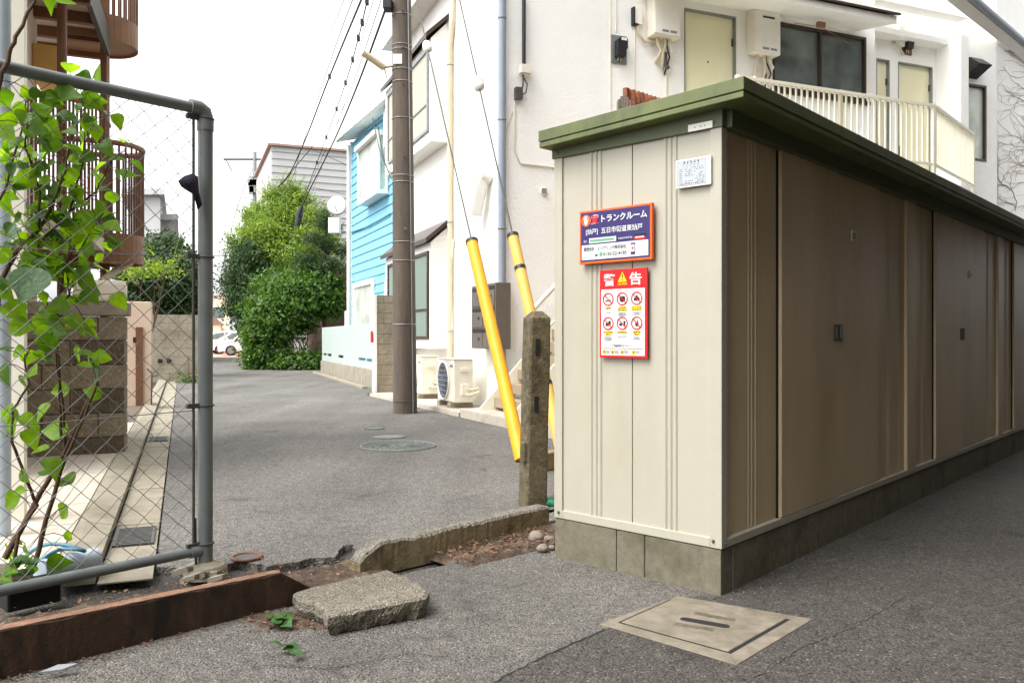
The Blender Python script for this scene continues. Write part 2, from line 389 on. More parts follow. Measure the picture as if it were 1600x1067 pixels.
# ================================================================ ground
def ragged(o, d, nrm, t0, t1, step, amp, seed):
    r = random.Random(seed); out = []; t = t0; x = 0
    while t <= t1:
        x = 0.6 * x + r.uniform(-amp, amp); out.append(V((o[0], o[1], 0)) + V(d) * t + V(nrm) * x); t += step * r.uniform(0.6, 1.4)
    return out
def slab_sheet(name, m, pts, zt, zb):
    mb = MB(); mb.prism([V((p[0], p[1], zb)) for p in pts], (0, 0, zt - zb)); return struct(mb, name, m)
K0 = V((-1.645, 2.60, 0)); dK = V((0.711, 0.703, 0)).normalized(); nK = V((-dK.y, dK.x, 0))    # lot kerb line, nK towards the alley
mb = MB(); mb.quad(V((-400, -60, -0.04)), V((400, -60, -0.04)), V((400, 700, -0.04)), V((-400, 700, -0.04)))
struct(mb, 'ground', m_patch_shade)
# the lot's asphalt: everything on the camera's side of the kerb line
lotedge = [K0 + dK * -20 + nK * 0.04, K0 + dK * 0.95 + nK * 0.04] + ragged(K0 + nK * 0.0, dK, nK, 1.0, 3.0, 0.05, 0.03, 3) + [K0 + dK * 3.2 + nK * 0.3, K0 + dK * 40 + nK * 0.3]
slab_sheet('lot_pavement', m_lot, lotedge + [V((60, -30, 0)), V((-40, -30, 0))], 0.0, -0.06)
# the alley's asphalt with its broken near edge
GL = V((-1.80, 4.10, 0))                             # where gutter meets asphalt
edge = [GL + dRoad * -0.25] + [G(300, 890), G(345, 882), G(385, 876), G(420, 884), G(455, 880), G(490, 872), G(528, 868), G(536, 850), G(548, 849), G(560, 861), G(575, 868), G(600, 852)]
fine = []
rr = random.Random(5)
for a, b in zip(edge, edge[1:]):
    k = max(2, int((b - a).length / 0.04))
    for i in range(k): fine.append(a.lerp(b, i / k) + V((rr.uniform(-.012, .012), rr.uniform(-.02, .02), 0)))
fine += [K0 + dK * 1.55 + nK * 0.28, K0 + dK * 40 + nK * 0.28]
far = [V((60, 300, 0)), V((-190, 300, 0)), V((-60, 95, 0)), GL + dRoad * 60]
slab_sheet('alley_road', m_alley, fine + far, 0.0, -0.06)
# gutter, kerb strip and tiled apron on the left
gw = 0.23
mb = MB()
for i in range(46):
    a = GL + dRoad * (-0.45 + i * 0.6); b = GL + dRoad * (-0.45 + i * 0.6 + 0.594)
    mb.prism([a + dE * -0.004, b + dE * -0.004, b - dE * gw, a - dE * gw], (0, 0, 0.004 if i % 2 else 0.006))
struct(mb, 'gutter', m_conc)
mb = MB()
for i in range(28):
    a = GL - dE * (gw + 0.012) + dRoad * (-0.42 + i * 1.0); b = a + dRoad * 0.992
    w1 = dE * 0.17
    mb.prism([a, a - w1, a - w1 + UP * 0.075, a - w1 * 0.75 + UP * 0.075, a + UP * 0.05], b - a)
struct(mb, 'kerb', m_conc)
mb = MB()
o = GL - dE * (gw + 0.19) + dRoad * -0.3
mb.mi = 1; mb.prism([o, o - dE * 3.6, o - dE * 3.6 + dRoad * 14, o + dRoad * 14], (0, 0, 0.055)); mb.mi = 0
for i in range(28):
    for j in range(22):
        if i > 12 and j > 7: continue
        L, Wd = 0.30, 0.145
        a = o - dE * (0.005 + i * (Wd + .006)) + dRoad * ((j - 0.0) * (L + .006) + (0.15 if i % 2 else 0))
        if (a - o).dot(dE) < -3.5: continue
        mb.box(a + UP * 0.055, -dE * Wd, dRoad * L, UP * (0.008 + 0.002 * rr.random()))
struct(mb, 'tiled_apron', [m_tile, m_grout])
# soil behind the rusty kerb and in the break
def soil(name, pts_fn, nu, nv, base, amp, m):
    mb = MB(); vs = []
    for i in range(nu):
        for j in range(nv):
            p = pts_fn(i / (nu - 1), j / (nv - 1)); e = min(i, j, nu - 1 - i, nv - 1 - j)
            z = base(i / (nu - 1), j / (nv - 1)) + (rr.uniform(-amp, amp) if e > 0 else -amp * 1.5)
            vs.append(V((p.x, p.y, z)))
    mb.add(vs, [[i * nv + j, (i + 1) * nv + j, (i + 1) * nv + j + 1, i * nv + j + 1] for i in range(nu - 1) for j in range(nv - 1)], True)
    return struct(mb, name, m)
soil('soil_bed', lambda u, v: K0 + dK * (-1.3 + 2.5 * u) + nK * (0.045 + (0.62 - 0.22 * u) * v), 70, 18, lambda u, v: 0.125 - 0.095 * v - 0.07 * max(0, u - 0.75) * 4 * 0.5, 0.012, m_dirt)
soil('soil_break', lambda u, v: K0 + dK * (1.0 + 0.62 * u) + nK * (0.02 + 0.42 * v), 30, 22, lambda u, v: 0.004 - 0.01 * v, 0.009, m_dirt)
soil('soil_corner', lambda u, v: K0 + dK * (1.9 + 0.9 * u) + nK * (-0.12 + 0.36 * v), 34, 18, lambda u, v: 0.0 + 0.035 * u, 0.009, m_dirt)
soil('slab_soil', lambda u, v: G(415, 985).lerp(G(520, 985), u) + nK * (0.30 * v), 20, 12, lambda u, v: 0.004, 0.006, m_dirt)
# ================================================================ shed
C = G(1127, 931); D = hit(866.5, C, dL)
SH = lambda s, d, z: C + dR * s + dL * d + UP * z
sx = lambda px: hit(px, C, dR)
dx = lambda px: hit(px, C, dL)
zb, zw = zat(858, C.y), zat(199, C.y)                 # bottom and top of the metal wall
per = sx(1461) - sx(1219); NU = 3
LEN = sx(1219) + per * NU + 0.05
shed = thing('storage_shed', 'long beige steel storage shed with olive green roof edge on a concrete base', 'shed', C, dR)
mb = MB()                                             # foundation
mb.mi = 1; mb.box(SH(0.03, 0.03, 0.0), dR * (LEN - 0.06), dL * (D - 0.06), UP * (zb - 0.006)); mb.mi = 0
cuts = [0, dx(1007), dx(963), D]
for a, b in zip(cuts, cuts[1:]): mb.box(SH(0.0, a + 0.002, -0.03), dR * 0.1, dL * (b - a - 0.004), UP * (zb + 0.026))
t = 0.102; k = 0
while t < LEN:
    L = [0.40, 0.39, 0.12, 0.40, 0.36, 0.14][k % 6]; L = min(L, LEN - t); mb.box(SH(t + 0.003, 0.0, -0.03), dR * (L - 0.004), dL * 0.1, UP * (zb + 0.026)); t += L; k += 1
mb.build('foundation', [m_block, m_dark], shed, 0.004)
mb = MB()                                             # carcass and frame
mb.box(SH(0.03, 0.07, zb), dR * (LEN - 0.04), dL * (D - 0.09), UP * (zw - zb + 0.05))
mb.build('carcass', m_door, shed)
mb = MB(); fz = 0.042; dpr, dpl = dx(1110), dx(879)
mb.box(SH(-0.004, -0.004, zb), dR * 0.05, dL * (dpr + 0.004), UP * (zw - zb))
mb.box(SH(-0.004, dpl, zb), dR * 0.05, dL * (D - dpl), UP * (zw - zb))
mb.box(SH(-0.004, dpr, zb), dR * 0.04, dL * (dpl - dpr), UP * fz)
mb.box(SH(0.046, -0.004, zb), dR * (LEN - 0.05), dL * 0.08, UP * 0.036)
mb.build('frame', m_steel, shed, 0.003)
# ribbed end panels
def rib_panel(a, b, ribs, seams, base, out=0.006):
    pr = [(a, 0)]
    ev = [(r - 0.010, r, r + 0.010, 'r') for r in ribs] + [(q - 0.003, q, q + 0.003, 's') for q in seams]
    for l, m, h, k in sorted(ev):
        if k == 'r': pr += [(l, 0), (m - 0.003, out), (m + 0.003, out), (h, 0)]
        else: pr += [(l, 0), (l + .0005, -0.008), (h - .0005, -0.008), (h, 0)]
    pr.append((b, 0)); return [(x, base + y) for x, y in pr]
ribsL = [dx(p) for p in (923, 930.5, 937.5, 1039, 1047, 1055)]
prof = rib_panel(dpr, dpl, ribsL, [dx(987)], -0.004 + 0.010)
mb = MB()
lo, hi = zb + fz - 0.002, zw + 0.02
vs = []
for x, y in prof: vs += [SH(0.012 - y, x, lo), SH(0.012 - y, x, hi)]
mb.add(vs, [[2 * i, 2 * i + 1, 2 * i + 3, 2 * i + 2] for i in range(len(prof) - 1)])
mb.build('end_panel', m_steel, shed)
for q in [SH(-0.006, d, z) for d, z in ((0.035, zb + 0.03), (D - 0.03, zb + 0.03), (0.03, zw + 0.025), (D - 0.03, zw + 0.025))] + [SH(0.03, -0.006, zb + 0.02)]:
    mb = MB(); mb.sm = True; mb.ball(q, 0.008, 8, 4); mb.build('bolt', m_darkmetal, shed)
zt = zat(166, C.y)
mb = MB()                                             # trim under the roof
mb.box(SH(-0.01, -0.01, zw), dR * 0.04, dL * (D + 0.02), UP * (zt - zw + 0.06))
mb.box(SH(0.03, -0.035, zw - 0.0), dR * LEN, dL * 0.05, UP * (zt - zw + 0.05))
mb.build('trim', m_greendk, shed, 0.003)
# roof: slopes down to the back
a_, b_ = 0.149, 0.092
def rz(d): return 2.158 - 0.036 * (d + a_) / 1.1
mb = MB()
def band(z0, z1, ins, s0, s1, d0, d1):
    vs = [SH(s, d, rz(d) - z) for z in (z0, z1) for s, d in ((s0 + ins, d0 + ins), (s1 - ins, d0 + ins), (s1 - ins, d1 - ins), (s0 + ins, d1 - ins))]
    mb.add(vs, [[0, 1, 2, 3], [4, 7, 6, 5], [0, 4, 5, 1], [1, 5, 6, 2], [2, 6, 7, 3], [3, 7, 4, 0]])
d1 = hit(841, C - dR * b_, dL)
band(0.0, 0.055, 0.0, -b_, LEN + 0.1, -a_, d1)
band(0.0545, 0.061, 0.006, -b_, LEN + 0.1, -a_, d1)
band(0.0605, 0.084, 0.003, -b_, LEN + 0.1, -a_, d1)
mb.build('roof', m_green, shed, 0.003)
# door units
y1 = -0.004
for k in range(NU + 1):
    o = k * per; s0 = 0.034 if k == 0 else sx(1430) + o - per; s1 = sx(1219) + o
    # recessed fixed panel
    rb = [sx(1176) , sx(1181), sx(1187)] if k == 0 else [s0 + 0.20, s0 + 0.22, s0 + 0.24]
    pr = rib_panel(s0, s1, rb, [], 0.0, 0.003)
    mb = MB(); vs = []
    for x, y in pr: vs += [SH(x, 0.020 - y, zb + 0.034), SH(x, 0.020 - y, zw + 0.02)]
    mb.add(vs, [[2 * i + 1, 2 * i, 2 * i + 2, 2 * i + 3] for i in range(len(pr) - 1)])
    mb.build('side_panel', m_door, shed)
    if k == NU: break
    mb = MB(); mb.box(SH(s1 - 0.004, 0.012, zb + 0.03), dR * 0.014, dL * 0.04, UP * (zw - zb)); mb.build('jamb_gap', m_dark, shed)
    a, b, c = s1 + 0.008, sx(1308) + o, sx(1374) + o
    for q, (l, h) in enumerate(((a, b - 0.002), (b + 0.002, c))):
        mb = MB(); mb.box(SH(l, y1 + (0.0 if q == 0 else 0.004), zb + 0.038), dR * (h - l), dL * 0.03, UP * (zw - zb - 0.03))
        dr = mb.build('door', m_door, shed, 0.003)
        hs = b - 0.032 if q == 0 else b + 0.032
        mb = MB(); zc = 1.125
        mb.box(SH(hs - 0.026, y1 - 0.004, zc - 0.045), dR * 0.052, dL * 0.008, UP * 0.09)
        mb.mi = 1; mb.box(SH(hs - 0.006, y1 - 0.007, zc - 0.03), dR * 0.012, dL * 0.004, UP * 0.06)
        mb.build('handle', [m_darkmetal, m_metal], dr, 0.002)
        if q == 1:
            mb = MB(); tz = zat(369, SH(sx(1333), 0, 0).y) if k == 0 else 1.60
            ts = sx(1333) + o
            mb.box(SH(ts - 0.032, y1 - 0.0015, tz - 0.03), dR * 0.064, dL * 0.006, UP * 0.06)
            mb.mi = 1; mb.text('13' if k == 0 else ('14' if k == 1 else '15'), SH(ts, y1 - 0.003, tz), dR, UP, 0.045, 0.0015)
            mb.build('number_tag', [m_signw, m_ink], dr)
    # second leaf's parked panel, ribbed, then post
    l, h = c + 0.004, sx(1416) + o
    pr = rib_panel(l, h, [l + (h - l) * .35, l + (h - l) * .42, l + (h - l) * .8], [], 0.0, 0.0025)
    mb = MB(); vs = []
    for x, y in pr: vs += [SH(x, 0.013 - y, zb + 0.034), SH(x, 0.013 - y, zw + 0.02)]
    mb.add(vs, [[2 * i + 1, 2 * i, 2 * i + 2, 2 * i + 3] for i in range(len(pr) - 1)])
    mb.build('side_panel', m_door, shed)
    mb = MB(); mb.box(SH(h, y1 - 0.002, zb + 0.02), dR * (sx(1430) + o - h), dL * 0.06, UP * (zw - zb - 0.0)); mb.build('post', m_door, shed, 0.006)

# darker repaired asphalt with its seam, stretched along the shed doors as painted shade
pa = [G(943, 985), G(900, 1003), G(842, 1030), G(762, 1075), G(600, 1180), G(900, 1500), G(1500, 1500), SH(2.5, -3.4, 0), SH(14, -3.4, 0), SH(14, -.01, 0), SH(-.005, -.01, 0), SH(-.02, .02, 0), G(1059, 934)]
mb = MB(); mb.prism([V((p.x, p.y, 0)) for p in pa], (0, 0, 0.004)); struct(mb, 'asphalt_patch_shade', m_patch_shade)
def crack(name, pix, wd, seed):
    r = random.Random(seed); pts = [G(*p) for p in pix]; d = []
    for a, b in zip(pts, pts[1:]):
        k = max(2, int((b - a).length / .025)); d += [a.lerp(b, i / k) + V((r.uniform(-.006, .006), r.uniform(-.008, .008), 0)) for i in range(k)]
    d.append(pts[-1]); L, Rr = [], []
    for i, p in enumerate(d):
        t = (d[min(i + 1, len(d) - 1)] - d[max(i - 1, 0)]).normalized(); q = V((-t.y, t.x, 0)) * wd * r.uniform(.2, 1); L.append(p + q + UP * .0052); Rr.append(p - q + UP * .0052)
    mb = MB(); mb.add(L + Rr, [[i, i + 1, len(d) + i + 1, len(d) + i] for i in range(len(d) - 1)]); struct(mb, name, m_dark)
crack('pavement_crack', [(943, 986), (900, 1004), (842, 1031), (770, 1068)], .007, 2)
crack('pavement_crack', [(300, 1064), (420, 1040), (520, 1046), (640, 1020), (700, 1028)], .0025, 6)
crack('pavement_crack', [(690, 930), (760, 912), (800, 918), (850, 902)], .002, 7)
crack('pavement_crack', [(1180, 1062), (1260, 1010), (1330, 985), (1420, 930)], .0025, 8)
crack('pavement_crack', [(345, 860), (420, 835), (520, 838), (640, 800), (760, 770)], .002, 9)

# ---------------------------------------------------------------- things fixed to the shed
fo = lambda px, py, e=0.0: (lambda d: SH(-0.004 - e, d, zat(py, (C + dL * d).y)))(dx(px))
def board(tl, tr, br, bl):
    """local frame on the shed's end wall: returns origin (top left), u, v, W, Ht"""
    a, b, c, d = [fo(*p) for p in (tl, tr, br, bl)]
    Wd = ((b - a).length + (c - d).length) / 2; Ht = ((a - d).length + (b - c).length) / 2
    zc = (a.z + b.z + c.z + d.z) / 4 + Ht / 2
    return V((a.x, a.y, zc)), -dL, Wd, Ht
nS = -dR
def signbox(mb, O, u, Wd, Ht, th): mb.box(O - UP * Ht - nS * 0.0 + nS * 0.004, u * Wd, UP * Ht, nS * (th - 0.004))
def lay(mb, mi, O, u, Wd, Ht, x0, y0, x1, y1, z):
    mb.mi = mi; mb.box(O + u * (x0 * Wd) - UP * (y1 * Ht) + nS * (z - 0.0008), u * ((x1 - x0) * Wd), UP * ((y1 - y0) * Ht), nS * 0.0012)
def tx(mb, mi, s, O, u, Wd, Ht, x, y, w_, h_, z, off=0.02):
    mb.mi = mi; mb.text(s, O + u * (x * Wd) - UP * (y * Ht) + nS * (z + 0.0008), u, UP, 1.0, off, w_ * Wd, h_ * Ht)
def disc(mb, mi, O, u, Wd, Ht, x, y, r, z, n=26):
    mb.mi = mi; mb.disc(O + u * (x * Wd) - UP * (y * Ht) + nS * z, u * r * Wd, UP * r * Wd, n)
# purple rental board
O, u, Wd, Ht = board((910.7, 331), (1024, 319), (1024, 406.3), (911, 413.6))
root = thing('rental_sign', 'purple rental board with orange border and white Japanese lettering on the shed end', 'sign', O - UP * Ht, -dL)
mb = MB(); signbox(mb, O, u, Wd, Ht, 0.022); mb.build('border', m_orange, root, 0.002)
mb = MB(); lay(mb, 0, O, u, Wd, Ht, .022, .035, .972, .955, .0225); mb.build('panel', m_purple, root)
mb = MB(); lay(mb, 0, O, u, Wd, Ht, .038, .645, .955, .925, .0245); lay(mb, 0, O, u, Wd, Ht, .145, .525, .525, .62, .0245); mb.build('white_field', m_signw, root)
mb = MB()
disc(mb, 1, O, u, Wd, Ht, .10, .185, .068, .0245)
mb.mi = 0                                              # white hand
hc = lambda x, y: O + u * (x * Wd) - UP * (y * Ht) + nS * .0255
def pol(pts): mb.quad(*[hc(x, y) for x, y in pts])
pol([(.075, .20), (.085, .27), (.11, .28), (.125, .22), (.115, .17), (.085, .165)])
for a, b in (((.082, .18), (.062, .13)), ((.09, .17), (.08, .10)), ((.1, .165), (.1, .09)), ((.11, .17), (.118, .105)), ((.12, .215), (.143, .15))):
    mb.prism([hc(a[0] - .006, a[1]), hc(a[0] + .006, a[1]), hc(b[0] + .005, b[1]), hc(b[0] - .005, b[1])], nS * .0006)
tx(mb, 0, '貸', O, u, Wd, Ht, .228, .18, .118, .185, .0232, .05)
tx(mb, 2, '貸', O, u, Wd, Ht, .228, .18, .104, .160, .0262, .012)
tx(mb, 0, 'トランクルーム', O, u, Wd, Ht, .63, .18, .62, .135, .024, .028)
tx(mb, 0, '[納戸]', O, u, Wd, Ht, .185, .405, .17, .12, .024, .016)
tx(mb, 0, '五日市街道東納戸', O, u, Wd, Ht, .598, .40, .56, .115, .024, .016)
tx(mb, 0, '貸主:', O, u, Wd, Ht, .092, .575, .055, .045, .024, .01)
tx(mb, 0, 'supported by', O, u, Wd, Ht, .65, .575, .19, .05, .024, .01)
lay(mb, 2, O, u, Wd, Ht, .765, .53, .918, .63, .0240); lay(mb, 4, O, u, Wd, Ht, .765, .53, .918, .568, .0252)
lay(mb, 0, O, u, Wd, Ht, .785, .575, .9, .60, .0255)
lay(mb, 3, O, u, Wd, Ht, .16, .552, .50, .596, .0252)
mb.build('lettering', [m_signw, m_orange, m_red, m_signg, m_ink, m_inkg, m_purple], root); mb = MB()
tx(mb, 4, '運営会社：エリアリンク株式会社', O, u, Wd, Ht, .365, .725, .60, .075, .0252, .012)
tx(mb, 4, '0120-52-4185', O, u, Wd, Ht, .51, .84, .325, .065, .0252, .008)
lay(mb, 3, O, u, Wd, Ht, .295, .80, .335, .88, .0252)
lay(mb, 5, O, u, Wd, Ht, .07, .845, .17, .852, .0252); lay(mb, 5, O, u, Wd, Ht, .07, .875, .17, .882, .0252); lay(mb, 4, O, u, Wd, Ht, .23, .835, .27, .865, .0252)
lay(mb, 6, O, u, Wd, Ht, .725, .68, .785, .89, .0252); lay(mb, 0, O, u, Wd, Ht, .732, .71, .778, .84, .0266); disc(mb, 2, O, u, Wd, Ht, .755, .775, .013, .0282, 12)
mb.build('contact_lettering', [m_signw, m_orange, m_red, m_signg, m_ink, m_inkg, m_purple], root)
# red warning board
O, u, Wd, Ht = board((940.2, 423.2), (1014.8, 417.8), (1015, 560.8), (941, 557.8))
root = thing('warning_sign', 'red and white warning board with six prohibition circles below the purple board', 'sign', O - UP * Ht, -dL)
mb = MB(); signbox(mb, O, u, Wd, Ht, 0.012); mb.build('panel', m_red, root, 0.001)
mb = MB(); lay(mb, 0, O, u, Wd, Ht, .035, .222, .95, .972, .0125); mb.build('white_field', m_signw, root)
mb = MB()
tx(mb, 0, '警', O, u, Wd, Ht, .215, .115, .25, .14, .0128, .022); tx(mb, 0, '告', O, u, Wd, Ht, .765, .115, .25, .14, .0128, .022)
hc = lambda x, y, z=.0135: O + u * (x * Wd) - UP * (y * Ht) + nS * z
mb.mi = 3; mb.quad(hc(.49, .03), hc(.395, .145), hc(.585, .145)); mb.mi = 1; mb.prism([hc(.478, .06, .0138), hc(.502, .06, .0138), hc(.496, .105, .0138), hc(.484, .105, .0138)], nS * .0006); disc(mb, 1, O, u, Wd, Ht, .49, .122, .013, .0142, 10)
tx(mb, 3, 'CAUTION', O, u, Wd, Ht, .49, .168, .2, .026, .0128, .03)
mb.build('heading', [m_signw, m_ink, m_red, m_signy, m_inkg], root); mb = MB()
def ringflat(x, y, r0, r1, z, n=30):
    q = [(math.cos(2 * math.pi * i / n), math.sin(2 * math.pi * i / n)) for i in range(n)]
    vs = [O + u * (x * Wd + c * r * Wd) - UP * (y * Ht + s_ * r * Wd) + nS * z for r in (r0, r1) for c, s_ in q]
    mb.add(vs, [[i, (i + 1) % n, n + (i + 1) % n, n + i] for i in range(n)])
lab = ['禁煙', '危険物\n持込禁止', '生ゴミ等\n持込禁止', '不法投棄\n禁止', '飲食禁止', '放置物\n禁止']
for i in range(6):
    x, y = (.19, .49, .79)[i % 3], (.335, .61)[i // 3]
    mb.mi = 1
    if i == 0:
        mb.prism([hc(x - .06, y + .012, .0140), hc(x + .05, y + .008, .0140), hc(x + .05, y + .020, .0140), hc(x - .06, y + .024, .0140)], nS * .0006); mb.mi = 4; mb.prism([hc(x + .01, y - .03, .0140), hc(x + .02, y - .03, .0140), hc(x + .045, y, .0140), hc(x + .035, y, .0140)], nS * .0006)
    elif i == 1:
        mb.prism([hc(x - .06, y - .02, .0140), hc(x + .02, y - .032, .0140), hc(x + .06, y - .02, .0140), hc(x + .055, y + .02, .0140), hc(x, y + .038, .0140), hc(x - .05, y + .024, .0140)], nS * .0006)
    elif i == 2:
        mb.prism([hc(x - .055, y + .025, .0140), hc(x + .055, y + .025, .0140), hc(x + .06, y + .0, .0140), hc(x + .02, y - .018, .0140), hc(x + .012, y - .036, .0140), hc(x - .012, y - .036, .0140), hc(x - .02, y - .018, .0140), hc(x - .06, y, .0140)], nS * .0006)
    elif i == 3:
        mb.prism([hc(x - .055, y - .005, .0140), hc(x + .02, y - .012, .0140), hc(x + .022, y + .022, .0140), hc(x - .05, y + .03, .0140)], nS * .0006); mb.prism([hc(x, y - .025, .0140), hc(x + .05, y - .03, .0140), hc(x + .055, y + .012, .0140), hc(x + .03, y + .012, .0140)], nS * .0006)
    elif i == 4:
        mb.prism([hc(x - .065, y, .0140), hc(x - .005, y, .0140), hc(x - .01, y + .026, .0140), hc(x - .058, y + .026, .0140)], nS * .0006); mb.prism([hc(x + .025, y - .025, .0140), hc(x + .065, y - .025, .0140), hc(x + .06, y + .026, .0140), hc(x + .03, y + .026, .0140)], nS * .0006)
    else:
        mb.prism([hc(x - .03, y - .005, .0140), hc(x + .035, y - .005, .0140), hc(x + .03, y + .033, .0140), hc(x - .025, y + .033, .0140)], nS * .0006); mb.prism([hc(x - .045, y - .028, .0140), hc(x - .03, y - .03, .0140), hc(x - .002, y - .006, .0140), hc(x - .02, y - .006, .0140)], nS * .0006); mb.prism([hc(x + .005, y - .038, .0140), hc(x + .02, y - .038, .0140), hc(x + .02, y - .006, .0140), hc(x + .005, y - .006, .0140)], nS * .0006)
    mb.mi = 2; ringflat(x, y, .095, .115, .0150)
    k = .0707 * 1.42
    q = Wd / Ht
    mb.prism([hc(x - .066, y - .078 * q, .0152), hc(x - .078, y - .066 * q, .0152), hc(x + .066, y + .078 * q, .0152), hc(x + .078, y + .066 * q, .0152)], nS * .0005)
    ln = lab[i].split('\n')
    for j, t in enumerate(ln):
        yy = y + .098 + j * .024
        lay(mb, 3, O, u, Wd, Ht, x - .026 * len(t), yy - .013, x + .026 * len(t), yy + .012, .0142)
        tx(mb, 1, t, O, u, Wd, Ht, x, yy, .046 * len(t), .018, .0150, .0)
    for j in range((1, 4, 3, 4, 1, 3)[i]):
        yy = y + .098 + len(ln) * .024 + .006 + j * .012
        if i in (0, 4): yy += .02
        wv = rr.uniform(.045, .10); lay(mb, 4, O, u, Wd, Ht, x - wv, yy, x + wv * .9, yy + .005, .0140)
tx(mb, 1, 'ご利用時のマナー', O, u, Wd, Ht, .48, .862, .42, .026, .0136, .015)
lay(mb, 2, O, u, Wd, Ht, .06, .89, .92, .894, .0140)
for j, x in enumerate((.07, .25, .455, .69)):
    lay(mb, 3, O, u, Wd, Ht, x, .912, x + .07, .955, .0140); mb.mi = 1
    mb.prism([hc(x + .02, .925 + .004 * j, .0155), hc(x + .045, .92, .0155), hc(x + .05, .94, .0155), hc(x + .03, .945, .0155)], nS * .0005)
    for q in range(3): lay(mb, 4, O, u, Wd, Ht, x + .08, .918 + q * .012, x + .08 + rr.uniform(.05, .11), .922 + q * .012, .0140)
mb.build('lettering', [m_signw, m_ink, m_red, m_signy, m_inkg], root)
# framed licence notice
O, u, Wd, Ht = board((1059, 253), (1114, 243.5), (1114, 289.6), (1059.5, 295))
root = thing('licence_notice', 'small white framed notice with rows of fine print high on the shed end', 'notice', O - UP * Ht, -dL)
mb = MB(); signbox(mb, O, u, Wd, Ht, 0.012); mb.build('frame', m_whitep, root, 0.002)
mb = MB(); lay(mb, 0, O, u, Wd, Ht, .045, .06, .865, .93, .0125); mb.build('sheet', m_plaque, root)
mb = MB()
lay(mb, 1, O, u, Wd, Ht, .04, .055, .87, .062, .0135); lay(mb, 1, O, u, Wd, Ht, .04, .93, .87, .937, .0135); lay(mb, 1, O, u, Wd, Ht, .04, .055, .046, .937, .0135); lay(mb, 1, O, u, Wd, Ht, .865, .055, .871, .937, .0135)
for j in range(5): tx(mb, 0, '建設業許可'[j], O, u, Wd, Ht, .25 + .1 * j, .125, .045, .06, .0135, .02); tx(mb, 1, '屋外広告物'[j], O, u, Wd, Ht, .22 + .105 * j, .22, .04, .055, .0135, .01)
for j in range(9):
    y = .31 + j * .066
    lay(mb, 1, O, u, Wd, Ht, .10, y + .03, .19, y + .045, .0135)
    x = .27
    while x < .78:
        q = rr.uniform(.015, .08); 
        if rr.random() < .7: lay(mb, 1, O, u, Wd, Ht, x, y, x + q, y + .022, .0135)
        x += q + rr.uniform(.02, .06)
for j in range(11): lay(mb, 0 if j % 3 else 1, O, u, Wd, Ht, .13 + j * .062, .86, .155 + j * .062, .89, .0135)
mb.build('fine_print', [m_ink, m_inkg], root)
mb = MB()
O, u, Wd, Ht = board((1077.8, 197), (1115.8, 189.5), (1115.8, 200.5), (1077.8, 207.5))
mb.box(O - UP * Ht + nS * 0.007, u * Wd, UP * Ht, nS * 0.004); mb.mi = 1
for x in (.25, .5, .66): mb.box(O + u * x * Wd - UP * Ht * .6 + nS * .0105, u * .06 * Wd, UP * Ht * .15, nS * 0.001)
solo(mb, 'name_plate', [m_whitep, m_inkg], 'blank faded white strip on the green trim above the framed notice', 'plate', O - UP * Ht, -dL)

# ================================================================ lot furniture
# rusty kerb
kd = thing('rusty_kerb', 'low rust stained concrete kerb in front of the wire fence', 'kerb', K0 + dK * 0.3, dK)
mb = MB(); tp = lambda t: 0.158 - 0.017 * t; ko = random.Random(21)
a0, a1, a2 = -1.4, 0.99, 1.13
A = lambda t, w_, z: K0 + dK * t + nK * w_ + UP * z
mb.prism([A(a0, 0, -0.03), A(a2, 0, -0.03), A(a2, 0, 0.045), A(a1, 0, tp(1.0))] + [A(a1 + (a0 - a1) * i / 60, 0, tp(a1 + (a0 - a1) * i / 60) - ko.uniform(0, .005) * (1 if ko.random() < .5 else 0)) for i in range(1, 60)] + [A(a0, 0, tp(a0))], nK * 0.05)
mb.build('body', m_rust, kd, 0.004)
mb = MB(); mb.prism([A(a0 + (a1 - a0) * i / 70, ko.uniform(-.001, .006), tp(a0 + (a1 - a0) * i / 70) - .001) for i in range(71)] + [A(a1 + (a0 - a1) * i / 70, .051 + ko.uniform(-.004, .002), tp(a1 + (a0 - a1) * i / 70) - .001) for i in range(71)], UP * 0.004)
mb.prism([A(a1, 0.0, tp(1.0) - .001), A(a2, 0.0, 0.046), A(a2, 0.05, 0.046), A(a1, 0.05, tp(1.0) - .001)], UP * 0.004)
mb.build('top_edge', m_rusttop, kd)
# low concrete kerb wall with chipped top
k0, k1 = G(563, 895), G(858, 828); dk = (k1 - k0); kl = dk.length; dk.normalize(); nk = V((-dk.y, dk.x, 0))
kw = thing('kerb_wall', 'low broken concrete kerb wall with chipped top beside the concrete post', 'kerb', k0.lerp(k1, .5), dk)
mb = MB(); n = 64; vs = []; kr = random.Random(4)
for i in range(n + 1):
    t = i / n; base = 0.118 + 0.02 * t
    end = min(1, (t + 0.005) / 0.10) ** 0.5 * 0.75 + 0.25 if t < 0.10 else 1
    chip = (kr.uniform(-0.009, 0.003) if 0.10 < t < 0.62 else kr.uniform(-0.003, 0.001)); sag = 0.004 * math.sin(t * 17) * (1 if 0.1 < t < 0.6 else 0.1)
    zf = (base + chip + sag) * end; zk = (base + kr.uniform(-0.012, 0.002) * (1 if t < .62 else .2) - .002) * end
    p = k0 + dk * (t * kl)
    vs += [p + UP * -0.03, p + nk * (kr.uniform(0, .004)) + UP * (zf - 0.012), p + nk * 0.014 + UP * zf, p + nk * 0.095 + UP * zk, p + nk * 0.105 + UP * (zk - 0.012), p + nk * 0.105 + UP * -0.03]
fs = []; 
for i in range(n):
    for j in range(5): fs.append([i * 6 + j, (i + 1) * 6 + j, (i + 1) * 6 + j + 1, i * 6 + j + 1])
fr = fs; mb.add(vs, [f for k, f in enumerate(fs) if k % 5 not in (1, 2, 3)])
mb.add(vs[:6], [[5, 4, 3, 2, 1, 0]]); mb.add(vs[-6:], [[0, 1, 2, 3, 4, 5]])
